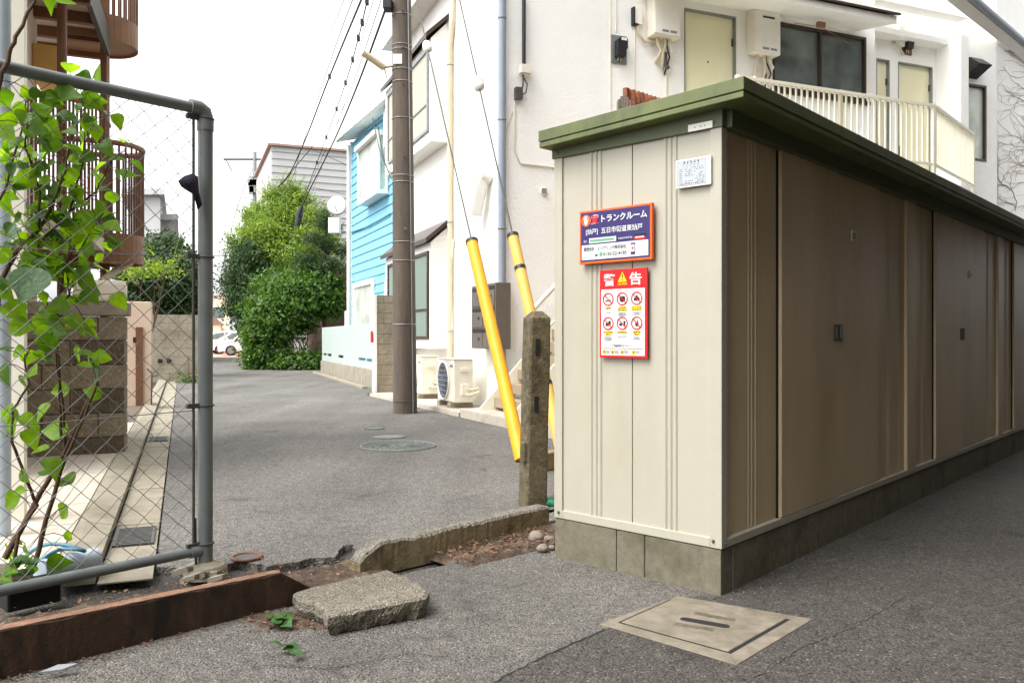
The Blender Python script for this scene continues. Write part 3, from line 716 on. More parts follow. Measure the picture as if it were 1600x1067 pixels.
mb.build('body', m_kerbgray, kw)
mb = MB(); mb.add(vs, [f for k, f in enumerate(fs) if k % 5 in (1, 2, 3)]); mb.build('chipped_top', m_chip, kw)
# concrete post
pb = G(832, 790); pdir = dE
post = thing('concrete_post', 'weathered mossy concrete post with pyramid top and slots, leaning by the kerb wall', 'post', pb, pdir)
lean = V((0.030, 0.0, 0)); Hp = 1.285; hw = 0.073
def lvl(z, w_): c = pb + lean * (z / Hp) + UP * z; return [c - dE * w_ - dRoad * w_, c + dE * w_ - dRoad * w_, c + dE * w_ + dRoad * w_, c - dE * w_ + dRoad * w_]
mb = MB(); zs = [-0.05, 0.3, 0.6, 0.9, Hp - 0.06]; vs = []
def chamf(q, c=0.012):
    r = []
    for i in range(4): r += [q[i] + (q[i - 1] - q[i]).normalized() * c, q[i] + (q[(i + 1) % 4] - q[i]).normalized() * c]
    return r
for z in zs: vs += chamf(lvl(z, hw + rr.uniform(-.002, .002)))
vs += chamf(lvl(Hp - 0.015, 0.03), 0.006)
k = len(zs)
mb.add(vs, [[i * 8 + j, i * 8 + (j + 1) % 8, (i + 1) * 8 + (j + 1) % 8, (i + 1) * 8 + j] for i in range(k) for j in range(8)] + [[k * 8 + j for j in range(8)]])
mb.build('shaft', m_postc, post, 0.004)
for z0, z1 in ((0.62, 0.72), (0.98, 1.09)):
    mb = MB(); c = lvl((z0 + z1) / 2, hw); mid = (c[0] + c[1]) / 2 - dE * 0.022; mb.cbox(V((mid.x, mid.y, (z0 + z1) / 2)) - dRoad * 0.0005, dE * 0.03, dRoad * 0.006, UP * (z1 - z0)); mb.build('slot', m_dark, post)
mb = MB(); c = lvl(0.36, hw); mb.cbox((c[0] + c[3]) / 2 + UP * 0.0 - dE * 0.006 - dRoad * 0.03, dE * 0.03, dRoad * 0.06, UP * 0.13); mb.build('bracket_stub', m_postc, post, 0.008)
# broken slab
pts = [G(456, 928, .07), G(540, 905, .075), G(605, 893, .08), G(640, 903, .08), G(672, 925, .075), G(665, 935, .075), G(513, 966, .07), G(505, 955, .07), G(492, 945, .07), G(480, 944, .07), G(466, 938, .07)]
cen = sum(pts, V()) / len(pts)
mb = MB(); fine = []
for i, p in enumerate(pts):
    q = pts[(i + 1) % len(pts)]; kk = max(2, int((q - p).length / 0.03))
    for j in range(kk): fine.append(p.lerp(q, j / kk) + V((rr.uniform(-.005, .005), rr.uniform(-.005, .005), rr.uniform(-.004, .003))))
n = len(fine); ins = [p + (cen - p).normalized() * 0.014 + UP * 0.008 for p in fine]; mid = [p + (cen - p).normalized() * rr.uniform(-.006, .006) - UP * 0.03 for p in fine]
bot = [V((p.x, p.y, 0)) + (V((cen.x, cen.y, 0)) - V((p.x, p.y, 0))).normalized() * rr.uniform(0.004, 0.03) + UP * 0.002 for p in fine]
mb.add(ins + fine + mid + bot, [list(range(n))] + [[a * n + i, b * n + i, b * n + (i + 1) % n, a * n + (i + 1) % n] for a, b in ((0, 1), (1, 2), (2, 3)) for i in range(n)])
ob = solo(mb, 'broken_slab', m_slab, 'broken grey concrete slab lying loose on the lot asphalt in front of the kerb gap', 'slab', V((cen.x, cen.y, 0)), dK)
# square manhole
cor = [G(937, 976.5), G(1059, 933), G(1270, 969.5), G(1152, 1041)]
inn = [G(965, 975), G(1047, 938.5), G(1236, 969.5), G(1142, 1024)]
mc = sum(cor, V()) / 4
mh = thing('square_manhole', 'square beige concrete manhole cover set in the asphalt at the shed corner', 'manhole cover', mc, dR)
mb = MB(); z = 0.008
for i in range(4):
    a, b, c, d = cor[i], cor[(i + 1) % 4], inn[(i + 1) % 4], inn[i]; mb.prism([a + UP * -.02, b + UP * -.02, c + UP * -.02, d + UP * -.02], UP * (z + .02))
mb.build('frame', m_cover, mh, 0.003)
ic = sum(inn, V()) / 4
sc_ = lambda k: [ic + (p - ic) * k for p in inn]
mb = MB(); mb.prism([p + UP * 0.0045 for p in sc_(0.999)], UP * 0.001); mb.build('gap', m_dark, mh)
mb = MB(); mb.prism([p + UP * 0.0 for p in [q + ((inn[0] + inn[1]) / 2 - ic) * .022 + ((inn[1] + inn[2]) / 2 - ic) * .018 for q in sc_(0.95)]], UP * 0.0085); ld = mb.build('lid', m_cover, mh, 0.003)
e1 = (inn[2] - inn[1]).normalized(); e2 = (inn[0] - inn[1]).normalized()
mb = MB(); n = 16; hl, hr = 0.075, 0.021; q = G(1101, 972, .009); vs = []
e2p = V((-e1.y, e1.x, 0))
for i in range(n + 1): a = math.pi * i / n - math.pi / 2; vs.append(q + e1 * (hl + hr * math.cos(a)) + e2p * hr * math.sin(a) * 1.0)
for i in range(n + 1): a = math.pi * i / n + math.pi / 2; vs.append(q + e1 * (-hl + hr * math.cos(a)) + e2p * hr * math.sin(a))
mb.prism([V((p.x, p.y, .0086)) for p in vs], UP * 0.0006); mb.build('hand_hole', m_dark, ld)
for (ax, ay), (bx_, by_) in (((1083, 959), (1147, 971)), ((1052, 976), (1114, 986))):
    mb = MB(); a, b = G(ax, ay, .009), G(bx_, by_, .009); L = b - a; mb.prism([V((p.x, p.y, .0086)) for p in (a, b, b + e2p * 0.035, a + e2p * 0.035)], UP * 0.0006); mb.build('recess', m_recess, ld)
# ================================================================ wire fence
FP = G(321, 893); dF = dR; nF_ = dL                   # fence plane through the post; nF_ points behind it (towards the alley)
FQ = lambda s, z, o=0.0: FP + dF * s + nF_ * o + UP * z
def onF(px, py, o=0.0):                               # point on the plane o behind the fence
    b = FP + nF_ * o; t = hit(px, b, dF); p = b + dF * t; return V((p.x, p.y, zat(py, p.y)))
fen = thing('wire_fence', 'grey pipe framed chain link fence panel in the left foreground', 'fence', FP, dF)
zT, zB = zat(180, FP.y), zat(858, FP.y); SL = -1.75
mb = MB(); mb.sm = True
mb.tube([FQ(0, 0.02), FQ(0, zT + 0.0)], 0.034, 18)
pst = mb.build('post', m_fence, fen)
mb = MB(); el = [FQ(0, zT - 0.05), FQ(0, zT)]
mb.tube([FQ(0, zT - 0.075), FQ(0, zT - 0.02)], 0.038, 18); mb.tube([FQ(0, zT - .02), FQ(-.008, zT + .012), FQ(-.03, zT + .024), FQ(-.075, zT + .024)], .036, 18)
mb.build('elbow', m_fence, pst)
mb = MB(); mb.tube([FQ(-.06, zT + .022), FQ(SL, zT + .022)], 0.026, 16); mb.build('top_rail', m_fence, fen)
mb = MB(); mb.tube([FQ(0, zB), FQ(SL, zB - .0)], 0.023, 16); mb.tube([FQ(-.02, zB), FQ(-.075, zB)], 0.028, 16); mb.build('bottom_rail', m_fence, fen)
mb = MB(); mb.tube([FQ(-.058, .09), FQ(-.058, zT + .01)], 0.007, 8); mb.tube([FQ(-.045, -.0), FQ(-.05, .26)], 0.006, 6); mb.build('tension_bar', m_darkmetal, fen)
for z in (zat(402, FP.y), zat(633, FP.y), zT - 0.02, zB + .03):
    mb = MB(); mb.ring(FQ(0, z), UP, 0.036, 0.006, 20, 6); mb.cbox(FQ(-.062, z), dF * 0.06, nF_ * .022, UP * .022); mb.build('clamp', m_darkmetal, fen, 0.002)
mb = MB(); cw, ch = 0.1045, 0.100; z0, z1 = zB + .02, zT + .0; s1_, s0_ = -.06, SL
for fam in (1, -1):
    k = -60
    while k < 60:
        c = k * ch; k += 1
        # z = c + fam * (s - s0_) * ch / cw
        pts = []
        for s in (s0_, s1_): pts.append((s, c + fam * (s - s0_) * ch / cw + (0 if fam > 0 else 1.8)))
        (sa, za), (sb, zb_) = pts
        lo = max(0, *(((z0 if (zb_ > za) else z1) - za) / (zb_ - za),)); hi_ = min(1, ((z1 if zb_ > za else z0) - za) / (zb_ - za))
        if hi_ - lo < 0.01: continue
        nseg = max(1, int((hi_ - lo) * (s1_ - s0_) / (cw / 2)))
        P_ = []
        for i in range(nseg * 2 + 1):
            q = lo + (hi_ - lo) * i / (nseg * 2); s = sa + (sb - sa) * q; z = za + (zb_ - za) * q
            ph = math.pi * (s - s0_) / (cw / 2)
            P_.append(FQ(s + rr.uniform(-.0022, .0022), z + rr.uniform(-.002, .002), fam * 0.003 * math.cos(ph)))
        mb.tube(P_, 0.0017, 5, False)
mb.build('chain_link_mesh', m_wire, fen)
for z in (zat(405, FP.y) - .0, zat(650, FP.y) + .03):
    mb = MB(); mb.tube([FQ(-.06, z), FQ(-.6, z - .008), FQ(SL, z - .02)], 0.0024, 6); mb.build('line_wire', m_wire, fen)
mb = MB(); mb.tube([FQ(0, -.02), FQ(0, .02), FQ(0, .036)], [.098, .098, .085], 24); mb.tube([FQ(0, .030), FQ(0, .052)], [.09, .03], 24); mb.build('footing', m_conc, fen)
# navy rag
mb = MB(); rag = [(278, 283), (288, 275), (301, 271), (309, 276), (311, 300), (316, 320), (309, 329), (306, 316), (300, 303), (292, 298), (283, 292)]
fr_, bk = [], []
for x, y in rag: fr_.append(onF(x, y, -.052 + rr.uniform(-.008, .008))); bk.append(onF(x, y, -.036))
c1 = onF(298, 288, -.085)
n = len(rag); mb.add(fr_ + bk + [c1], [[i, (i + 1) % n, 2 * n] for i in range(n)] + [[n + i, n + (i + 1) % n, (i + 1) % n, i] for i in range(n)] + [list(range(n, 2 * n))[::-1]], True)
solo(mb, 'hanging_rag', m_cloth, 'dark navy rag caught on the fence beside its post', 'rag', onF(305, 300), dF)

# ================================================================ shrub behind the fence
shr = thing('leafy_shrub', 'tall leggy shrub with big bright green leaves growing behind the wire fence', 'shrub', G(75, 905), dF)
stems = [([(8, 872), (62, 772), (103, 706), (144, 612)], .20, .011), ([(54, 882), (78, 792), (101, 718), (141, 628), (152, 600)], .16, .009),
         ([(20, 900), (30, 830), (58, 790), (40, 745), (18, 690), (20, 640), (45, 600), (38, 560)], .14, .007),
         ([(103, 706), (96, 620), (88, 540), (86, 500), (100, 420), (118, 380)], .24, .006), ([(96, 690), (92, 600), (80, 500), (60, 430)], .22, .005),
         ([(-8, 500), (0, 440), (26, 392), (60, 360), (78, 330), (90, 300)], .12, .010), ([(-8, 470), (12, 452), (40, 404), (70, 372), (110, 330), (150, 300)], .15, .008),
         ([(-12, 190), (0, 126), (14, 85), (29, 50), (50, 10), (60, -20)], -.04, .009), ([(110, 330), (118, 300), (130, 250), (132, 205), (128, 168)], .12, .004),
         ([(60, 360), (62, 300), (40, 230), (42, 180)], .1, .005), ([(110, 470), (105, 430), (130, 380), (150, 350)], .2, .004), ([(-10, 330), (10, 290), (35, 200), (40, 160)], .1, .005),
         ([(150, 300), (175, 250), (195, 235), (205, 255)], .14, .003), ([(90, 300), (100, 270), (110, 225), (112, 200)], .12, .004), ([(86, 500), (108, 460), (120, 420)], .2, .004)]
spts = []; mb = MB()
for pl, off, r in stems:
    pp = [onF(x, y, off) for x, y in pl]; dense = []
    for a, b in zip(pp, pp[1:]):
        for i in range(4): dense.append(a.lerp(b, i / 4) + V((rr.uniform(-.003, .003), rr.uniform(-.004, .004), 0)))
    dense.append(pp[-1]); spts += dense
    mb.tube(dense, [r * (1.25 - .75 * i / len(dense)) for i in range(len(dense))], 7)
def leaf(mb, base, d, up, L, wd=0.46, curl=0.25, fold=0.25, n=7):
    d = V(d).normalized(); sd = d.cross(V(up)).normalized(); nn = sd.cross(d)
    ts = [0, .07, .2, .38, .58, .78, .92, 1.0]; wsx = [.02, .29, .45, .49, .38, .19, .07, 0.004]
    vs = []
    for t, w_ in zip(ts, wsx):
        c = V(base) + d * (L * (t - 0.0)) - nn * (curl * L * t * t); w2 = w_ * L * wd * 2 * (1 + rr.uniform(-.06, .06))
        vs += [c - sd * w2 + nn * (fold * w2) - d * (.04 * L if t < .1 else 0), c - sd * w2 * .5 + nn * (fold * w2 * .55), c, c + sd * w2 * .5 + nn * (fold * w2 * .55), c + sd * w2 + nn * (fold * w2) - d * (.04 * L if t < .1 else 0)]
    mb.add(vs, [[i * 5 + j, (i + 1) * 5 + j, (i + 1) * 5 + j + 1, i * 5 + j + 1] for i in range(7) for j in range(4)], True)
LV = [(x * .506, y * .506, s) for x, y, s in ((75, 370, 1), (150, 400, 1.5), (110, 395, 1), (265, 370, .8), (250, 440, 1), (290, 310, 1.1), (300, 230, .9), (260, 240, 1), (220, 212, 1), (320, 450, 1.1), (365, 490, .9), (410, 545, 1.1), (385, 435, .9), (430, 510, .8), (230, 470, 1), (100, 520, 1.1), (165, 600, 1.2), (205, 645, 1.1), (305, 650, .9), (265, 680, 1.1), (345, 710, 1.2), (215, 725, 1.3), (335, 750, .9), (65, 690, 1.2), (40, 730, 1), (115, 700, 1.1), (20, 630, 1.2), (15, 460, 1.1), (20, 410, 1), (280, 870, 1.9), (140, 830, 1.3), (50, 960, 1.2), (225, 1000, 1.5), (190, 950, 1.1), (10, 310, 1.2), (20, 370, 1.1), (150, 8, 1), (200, 8, 1.1), (75, 290, .8), (210, 300, 1.5), (130, 350, 1.1), (215, 400, .9), (155, 450, 1), (60, 440, .9), (290, 390, .9), (5, 560, 1), (130, 560, .8), (180, 680, 1), (260, 740, 1), (300, 720, .9), (80, 850, 1), (100, 800, 1), (180, 820, 1), (220, 860, .9), (10, 900, 1.1), (70, 1010, 1.1), (130, 1020, 1), (240, 930, .8), (180, 1030, 1.1))]
LV += [(x * .4124, y * .4124 + 520, s) for x, y, s in ((370, 150, 1.8), (345, 110, 1), (395, 90, .8), (320, 120, .7), (45, 320, 1.1), (90, 200, 1), (45, 360, 1), (205, 370, 1.2), (240, 560, 1.3), (200, 500, 1.1), (120, 400, 1), (45, 640, 1.1), (240, 680, .9), (95, 545, .8), (70, 600, .6), (220, 870, 1), (50, 885, 1.1), (30, 830, 1), (150, 295, 1), (120, 150, 1), (110, 95, .9), (190, 40, 1), (20, 60, 1), (15, 160, 1.1), (60, 70, .9), (110, 330, .9), (150, 440, .8), (170, 530, .9), (20, 300, 1), (15, 380, .8), (95, 860, .6), (120, 900, .7), (20, 930, .8), (265, 770, .6), (70, 800, .5), (105, 820, .6), (40, 900, .7))]
for k in range(60): LV.append((rr.triangular(-8, 150, 10), rr.uniform(150, 420), rr.uniform(.5, .9)))
for k in range(70): LV.append((rr.triangular(-8, 205, 60), rr.uniform(140, 480), rr.uniform(.45, .95)))
for k in range(95): LV.append((rr.triangular(-5, 205, 90), rr.triangular(190, 640, 360), rr.uniform(.5, 1.0)))
mbs = [MB(), MB()]; pet = MB()
for i, (x, y, s) in enumerate(LV):
    off = rr.uniform(.04, .30) if y > 215 else rr.uniform(-.06, .1)
    c = onF(x, y, off); L = 0.095 * min(s, 1.5) * c.y / 3.6
    near = min(spts, key=lambda q: (q - c).length)
    dv = (c - near); dv = dv.normalized() if dv.length > 1e-4 else V((0, 0, 1))
    d = V((dv.x * .6 + rr.uniform(-.5, .5), dv.y * .3 + rr.uniform(-.35, .25), rr.uniform(-.75, .15))).normalized()
    # face roughly the viewer, tilted
    up = V((rr.uniform(-.9, .9), rr.uniform(-1.0, -.2), rr.uniform(-.2, 1.1))).normalized()
    if abs(up.dot(d)) > .85: up = V((0.3, -.8, .5)).normalized()
    base = c - d * L * .5
    leaf(mbs[1 if rr.random() < .07 else 0], base, d, up, L, rr.uniform(.36, .5), rr.uniform(-.1, .6), rr.uniform(.05, .6))
    if (base - near).length < .22: mb.tube([near, near.lerp(base, .5) + UP * .012, base], .0018, 5, False)
# the large dull leaf seen from above
leaf(mbs[1], onF(58, 420, .02), (-.1, -.4, -.62), (.2, -.75, .6), .165, .5, .1, .12)
for i in range(7): leaf(mbs[1], onF(rr.uniform(5, 60), rr.uniform(860, 900), .08), (rr.uniform(-1, 1), rr.uniform(-.6, .3), .15), (0, -.3, 1), .06, .5, .2, .2)
mbs[0].build('foliage', m_leafbig, shr); mbs[1].build('dull_foliage', m_leafdk, shr); mb.build('stem', m_bark, shr)  # second leaf mesh: a few leaves in a darker, duller green
# pvc pipe and hose by the shrub
a, b = G(62, 893, .09), G(150, 872, .085)
mb = MB(); mb.tube([a, b], .05, 18); mb.tube([b, b + (b - a).normalized() * .004], [.05, .044], 18)
solo(mb, 'pvc_pipe', m_pvc, 'short length of pale grey plastic pipe lying behind the shrub', 'pipe', V((a.x, a.y, 0)), dF)
mb = MB(); hp = [G(30, 885, .05), G(48, 862, .12), G(75, 850, .17), G(105, 852, .17), G(132, 860, .15), G(120, 858, .16), G(95, 858, .155), G(74, 868, .15), G(60, 880, .10)]
dd = []
for i in range(len(hp) - 1):
    for j in range(5):
        t = j / 5; p0, p1, p2, p3 = hp[max(i - 1, 0)], hp[i], hp[i + 1], hp[min(i + 2, len(hp) - 1)]
        dd.append(.5 * ((2 * p1) + (p2 - p0) * t + (2 * p0 - 5 * p1 + 4 * p2 - p3) * t * t + (3 * p1 - p0 - 3 * p2 + p3) * t ** 3))
mb.tube(dd, .009, 8); solo(mb, 'garden_hose', m_hose, 'looped teal garden hose resting on the pale plastic pipe', 'hose', V((hp[0].x, hp[0].y, 0)))
q = onF(47, 900, .09); mb = MB(); mb.cbox(V((q.x, q.y, .05)), dF * .2, nF_ * .12, UP * .1); solo(mb, 'planter_box', m_dark, 'small black planter box sitting on the soil under the bottom fence rail', 'planter', V((q.x, q.y, 0)), dF, bevel=.01)

# ================================================================ utility pole with guys
PB = G(633, 645); PH = 10.6
ptop = P(627.5, 0, PB.y); ptop = PB + (ptop - PB) * (PH / ptop.z)
pl = thing('utility_pole', 'thick brown concrete utility pole with steel bands at the white apartment corner', 'utility pole', PB)
pp = lambda z: PB + (ptop - PB) * (z / PH); pr = lambda z: .176 - .0062 * z
mb = MB(); mb.tube([pp(-.1)] + [pp(z) for z in (1, 2, 3, 4, 5, 6, 7, 8, 9, 10.6)], [pr(-.1)] + [pr(z) for z in (1, 2, 3, 4, 5, 6, 7, 8, 9, 10.6)], 32); mb.build('shaft', m_pole, pl)
for py in (26, 73, 80, 111, 130, 187, 276, 286, 379, 408, 507, 626):
    z = zat(py, PB.y); mb = MB(); mb.ring(pp(z), ptop - PB, pr(z) + .002, .007, 28, 5); mb.build('band', m_metal if py < 600 else m_darkmetal, pl)
for i, py in enumerate((24, 80, 136, 248, 360, 500)):
    z = zat(py, PB.y); c = pp(z); d = (V((0.25, -1, 0))).normalized(); mb = MB(); mb.tube([c + d * (pr(z) - .02), c + d * (pr(z) + .06)], .012, 8); mb.tube([c + d * (pr(z) + .05), c + d * (pr(z) + .06)], .02, 8); mb.build('step_bolt', m_rusttop if i not in (4,) else m_metal, pl)
mb = MB(); z = zat(98, PB.y); c = pp(z); d = V((-.05, -1, 0)).normalized(); mb.cbox(c + d * (pr(z) + .006) - V((.04, 0, 0)), V((.13, 0, 0)), d * .008, UP * .14); mb.build('name_plate', m_whitep, pl)
mb = MB(); pts = [pp(z) + V((.12, -.12, 0)).normalized() * (pr(z) + .012) for z in (0, 1.5, 3, 5, 7, 9)]; mb.tube(pts, .009, 8); mb.build('conduit', m_metal, pl)
mb = MB(); z = zat(100, PB.y); mb.tube([P(600, 106, PB.y - .1), P(566, 82, PB.y - .3)], .05, 8); mb.tube([pp(z), P(600, 106, PB.y - .1)], .02, 6); mb.tube([P(600, 106, PB.y - .1), P(602, 112, PB.y - .1), P(604, 122, PB.y - .1)], .012, 6); mb.build('bracket_arm', m_beigep, pl)
mb = MB(); mb.cbox(P(606, 8, PB.y - .1), (.12, 0, 0), (0, .2, 0), UP * .16); mb.build('junction_box', m_rubber, pl, .01)
def guy(name, label, g0, att, cover, m, wr, ins, bands, clabel):
    root = thing(name, label, 'guy wire', g0, None, None)
    mb = MB(); mb.tube([g0, att], .0095, 6); mb.build('cable', m_darkmetal, root)
    L = (att - g0); f = lambda py: (lambda t: g0 + L * t)(next(t / 4000 for t in range(1, 4000) if HY + (H - (g0.z + L.z * t / 4000)) * F / (g0.y + L.y * t / 4000) <= py))
    top = f(cover); mb = MB(); mb.tube([g0 + L.normalized() * .02, top], wr, 20); cv = mb.build('cover', m, root)
    dn = L.normalized()
    mb = MB(); mb.tube([top - dn * .005, top + dn * .03], wr * 1.1, 20); mb.build('cap', m_black, cv)
    for b in bands:
        q = f(b); mb = MB(); mb.tube([q - dn * .02, q + dn * .02], wr * 1.06, 20); mb.build('band', m_black, cv)
    q = f(ins); mb = MB(); mb.sm = True; mb.tube([q - dn * .09, q - dn * .07, q - dn * .02, q, q + dn * .02, q + dn * .07, q + dn * .09], [.02, .05, .062, .05, .062, .05, .02], 14); mb.build('insulator', m_whitep, root)
    return root
g1 = G(816, 722); guy('guy_wire', 'guy wire in a bright yellow cover, its foot just left of the concrete post', g1, pp(PH * .66), 380, m_yellow, .062, 74, (), '')
g2 = G(884, 735); guy('guy_wire', 'second guy wire in a faded yellow cover with black bands, nearer the shed', g2, pp(9.9), 371, m_yellow2, .052, 131, (420, 600), '')

# covers in the alley
def roundcover(px, py, r, m, label, ringed=False, z=.004, grp=None):
    c = G(px, py); t = thing('round_manhole', label, 'manhole cover', c)
    mb = MB(); mb.prism([c + V((math.cos(a) * r, math.sin(a) * r, 0)) for a in [2 * math.pi * i / 36 for i in range(36)]], UP * z); mb.build('cover', m, t)
    if ringed:
        mb = MB(); mb.ring(c + UP * z, UP, r * .93, .012, 40, 5)
        for i in range(8):
            for j in range(12):
                a = 2 * math.pi * (j + .5 * (i % 2)) / 12; rr_ = r * (.12 + .1 * i)
                mb.cbox(c + V((math.cos(a) * rr_, math.sin(a) * rr_, z + .002)), V((math.cos(a + .8), math.sin(a + .8), 0)) * .07, V((-math.sin(a + .8), math.cos(a + .8), 0)) * .018, UP * .006)
        mb.build('pattern', m_faded, t)
    else:
        mb = MB(); mb.ring(c + UP * z, UP, r * .95, .008, 36, 5); mb.build('rim', m_manh, t)
roundcover(622, 697, .40, m_manh, 'large round patterned iron manhole in the alley asphalt', True)
roundcover(607, 682.5, .20, m_faded, 'pale blue painted round cover just beyond the patterned manhole')
roundcover(585, 669.5, .12, m_faded, 'smallest pale round cover, farthest of the three in the alley')
c = G(386, 872); t = thing('valve_cover', 'small rusty rimmed round valve cover near the fence post', 'valve cover', c)
mb = MB(); mb.prism([c + V((math.cos(a) * .066, math.sin(a) * .066, 0)) for a in [2 * math.pi * i / 28 for i in range(28)]], UP * .008); mb.build('lid', m_grate, t)
mb = MB(); mb.ring(c + UP * .008, UP, .07, .009, 28, 6); mb.build('rim', m_rusttop, t)
def grate(c, L, W_, label):
    t = thing('drain_grate', label, 'drain grate', c, dRoad); mb = MB(); n = 14
    mb.box(c - dRoad * L / 2 - dE * W_ / 2 + UP * .007, dRoad * L, dE * W_, UP * .002); mb.build('tray', m_dark, t)
    mb = MB()
    for i in range(n): mb.box(c - dRoad * (L / 2 - L * (i + .25) / n) - dE * W_ / 2 + UP * .009, dRoad * (L / n * .5), dE * W_, UP * .007)
    mb.box(c - dRoad * L / 2 - dE * (W_ / 2), dRoad * L, dE * .015, UP * .017); mb.box(c - dRoad * L / 2 + dE * (W_ / 2 - .015), dRoad * L, dE * .015, UP * .017); mb.build('bar_frame', m_grate, t)
grate(GL - dE * gw * .52 + dRoad * .42, .42, .2, 'slotted iron drain grate set in the gutter near the fence')
grate(GL - dE * gw * .52 + dRoad * 5.0, .42, .2, 'farther slotted drain grate set in the gutter by the cream pillar')

# small debris
for i, (x, y, r) in enumerate(((838, 842, .045), (857, 843, .03), (836, 822, .02), (848, 856, .028), (851, 820, .02), (862, 853, .018))):
    c = G(x, y, .02); mb = MB(); mb.ball(V((c.x, c.y, r * .7)), (r * rr.uniform(.9, 1.2), r, r * rr.uniform(.7, 1)), 10, 7, .12)
    lb = ['largest pale stone in the litter by the shed corner', 'smaller rounded stone between the largest stone and the shed', 'small stone against the kerb wall near the shed', 'flat pebble nearest the camera by the shed corner', 'pebble in the litter beside the concrete post', 'pebble touching the shed foundation'][i]
    solo(mb, 'loose_stone', m_stone, lb, 'stone', V((c.x, c.y, 0)), None, 'stones by the shed corner')
c = G(888, 800, .03)
mb = MB(); q = G(858, 789); mb.sm = True; mb.ball(V((q.x, q.y, .012)), (.07, .06, .035), 12, 6, .35); solo(mb, 'green_sheet', m_greencl, 'crumpled green plastic sheet behind the kerb wall next to the shed', 'plastic sheet', V((q.x, q.y, 0)))
def litter(name, m, gen, n, size, flat=.5):
    mb = MB()
    for i in range(n):
        p = gen(); a = rr.uniform(0, 6.28); s = size * rr.uniform(.4, 1.2); u = V((math.cos(a), math.sin(a), rr.uniform(-flat, flat))).normalized() * s; q = V((-math.sin(a), math.cos(a), rr.uniform(-flat, flat))).normalized() * s * rr.uniform(.3, .7)
        mb.quad(p - u, p - q + UP * s * .2, p + u, p + q + UP * s * .15)
    return tag(mb.build(name, m), kind='stuff')
litter('leaf_litter', m_leafold, lambda: K0 + dK * rr.uniform(1.9, 2.65) + nK * rr.uniform(-.1, .14) + UP * rr.uniform(.02, .045), 420, .014)
litter('twig_litter', m_leafold, lambda: K0 + dK * rr.uniform(-.6, 1.25) + nK * rr.uniform(.06, .5) + UP * rr.uniform(.03, .08), 420, .014)
litter('soil_litter', m_barkl, lambda: K0 + dK * rr.uniform(-.6, 1.5) + nK * rr.uniform(.06, .36) + UP * rr.uniform(.03, .075) , 260, .012)
litter('kerb_litter', m_leafold, lambda: K0 + dK * rr.uniform(-.5, 1.3) + nK * -abs(rr.gauss(0, .035)) + UP * .005, 260, .008)
litter('edge_litter', m_leafold, lambda: G(rr.uniform(380, 520), rr.uniform(955, 985), .008), 160, .010)
litter('gravel', m_stone, lambda: (SH(rr.uniform(-.16, -.005), rr.uniform(-.05, D), rr.uniform(.004, .012)) if rr.random() < .6 else SH(rr.uniform(-.06, 1.0), rr.uniform(-.12, -.005), .006)), 300, .006)
litter('pebble_scatter', m_stone, lambda: V((rr.uniform(-2.0, 1.5), 0, 0)) + V((0, rr.uniform(2.4, 3.5), .006)), 160, .005)
for i, (x, y) in enumerate(((430, 968), (455, 1012))):
    mb = MB()
    for k in range((9, 4)[i]): leaf(mb, G(x + rr.uniform(-16, 16), y + rr.uniform(-7, 7), .02 + .012 * rr.random()), (rr.uniform(-1, 1), rr.uniform(-1, 1), .1), (rr.uniform(-.4, .4), rr.uniform(-.4, .4), 1), .055, .46, .2, .2)
    solo(mb, 'leaf_sprig', m_leafdk, ('fallen green leaf sprig lying beside the broken slab', 'two small fallen leaves on the lot asphalt, nearer the camera')[i], 'leaves', G(x, y))
mb = MB(); q = G(62, 1052, .02); mb.prism([q, q + V((.06, .02, 0)), q + V((.10, .045, .01)), q + V((.04, .035, .01))], UP * .006); solo(mb, 'plastic_wrapper', m_inkg, 'crumpled clear wrapper under the rusty kerb at the bottom left', 'wrapper', q)
mb = MB()
for k in range(7):
    c = G(rr.uniform(245, 330), rr.uniform(895, 912), .055); mb.prism([c, c + V((.06, .01, .015)), c + V((.07, .05, .01)), c + V((.01, .05, .0))], UP * .02)
solo(mb, 'rubble', m_conc, 'broken concrete chips around the foot of the fence post', 'rubble', G(300, 905))['kind'] = 'stuff'
# ================================================================ white apartment building
A0 = P(790, 527, 11.24); A0.z = 0; nFr = -dRoad; nRo = -dE
AF = lambda u, w_, z: A0 + dE * u + nFr * w_ + UP * z            # front side: u to the right, w towards the camera
AW = lambda t, p, z: A0 + dRoad * t + nRo * p + UP * z           # alley side: t away along the alley, p out over the tiles
def uF(px, w_=0.0): return hit(px, A0 + nFr * w_, dE)
def zF(px, py, w_=0.0): return zat(py, AF(uF(px, w_), w_, 0).y)
def tW(px, p=0.0): return hit(px, A0 + nRo * p, dRoad)
def zW(px, py, p=0.0): return zat(py, AW(tW(px, p), p, 0).y)
ZT = 7.25
apt = thing('apartment_building', 'white rendered two storey apartment building with upper doors and balcony behind the shed', 'building', A0, dE)
uR = uF(1367); wR = -0.9
zfl = zF(1458, 266, 1.5)                                          # balcony floor
d1 = (uF(1069), uF(1150), zfl, zF(1110, 20)); wn = (uF(1207), uF(1353), zF(1352, 160), zF(1280, 46))
mb = MB(); wall(mb, A0, dE, uR, -.1, ZT, [d1, wn], nFr, .09)
wall(mb, A0, dRoad, 6.0, -.1, ZT, [], nRo)
mb.quad(AF(uR, 0, -.1), AF(uR, wR, -.1), AF(uR, wR, ZT), AF(uR, 0, ZT))
uW = uF(1462, wR); dd1 = (uF(1369, wR), uF(1390, wR), zfl, zF(1380, 93, wR)); dd2 = (uF(1403, wR), uF(1457, wR), zfl, zF(1430, 101, wR))
u2 = uF(1514, wR); u3 = uF(1557, wR); wn2 = (uF(1508, wR), uF(1541, wR), zF(1540, 253, wR), zF(1530, 133, wR))
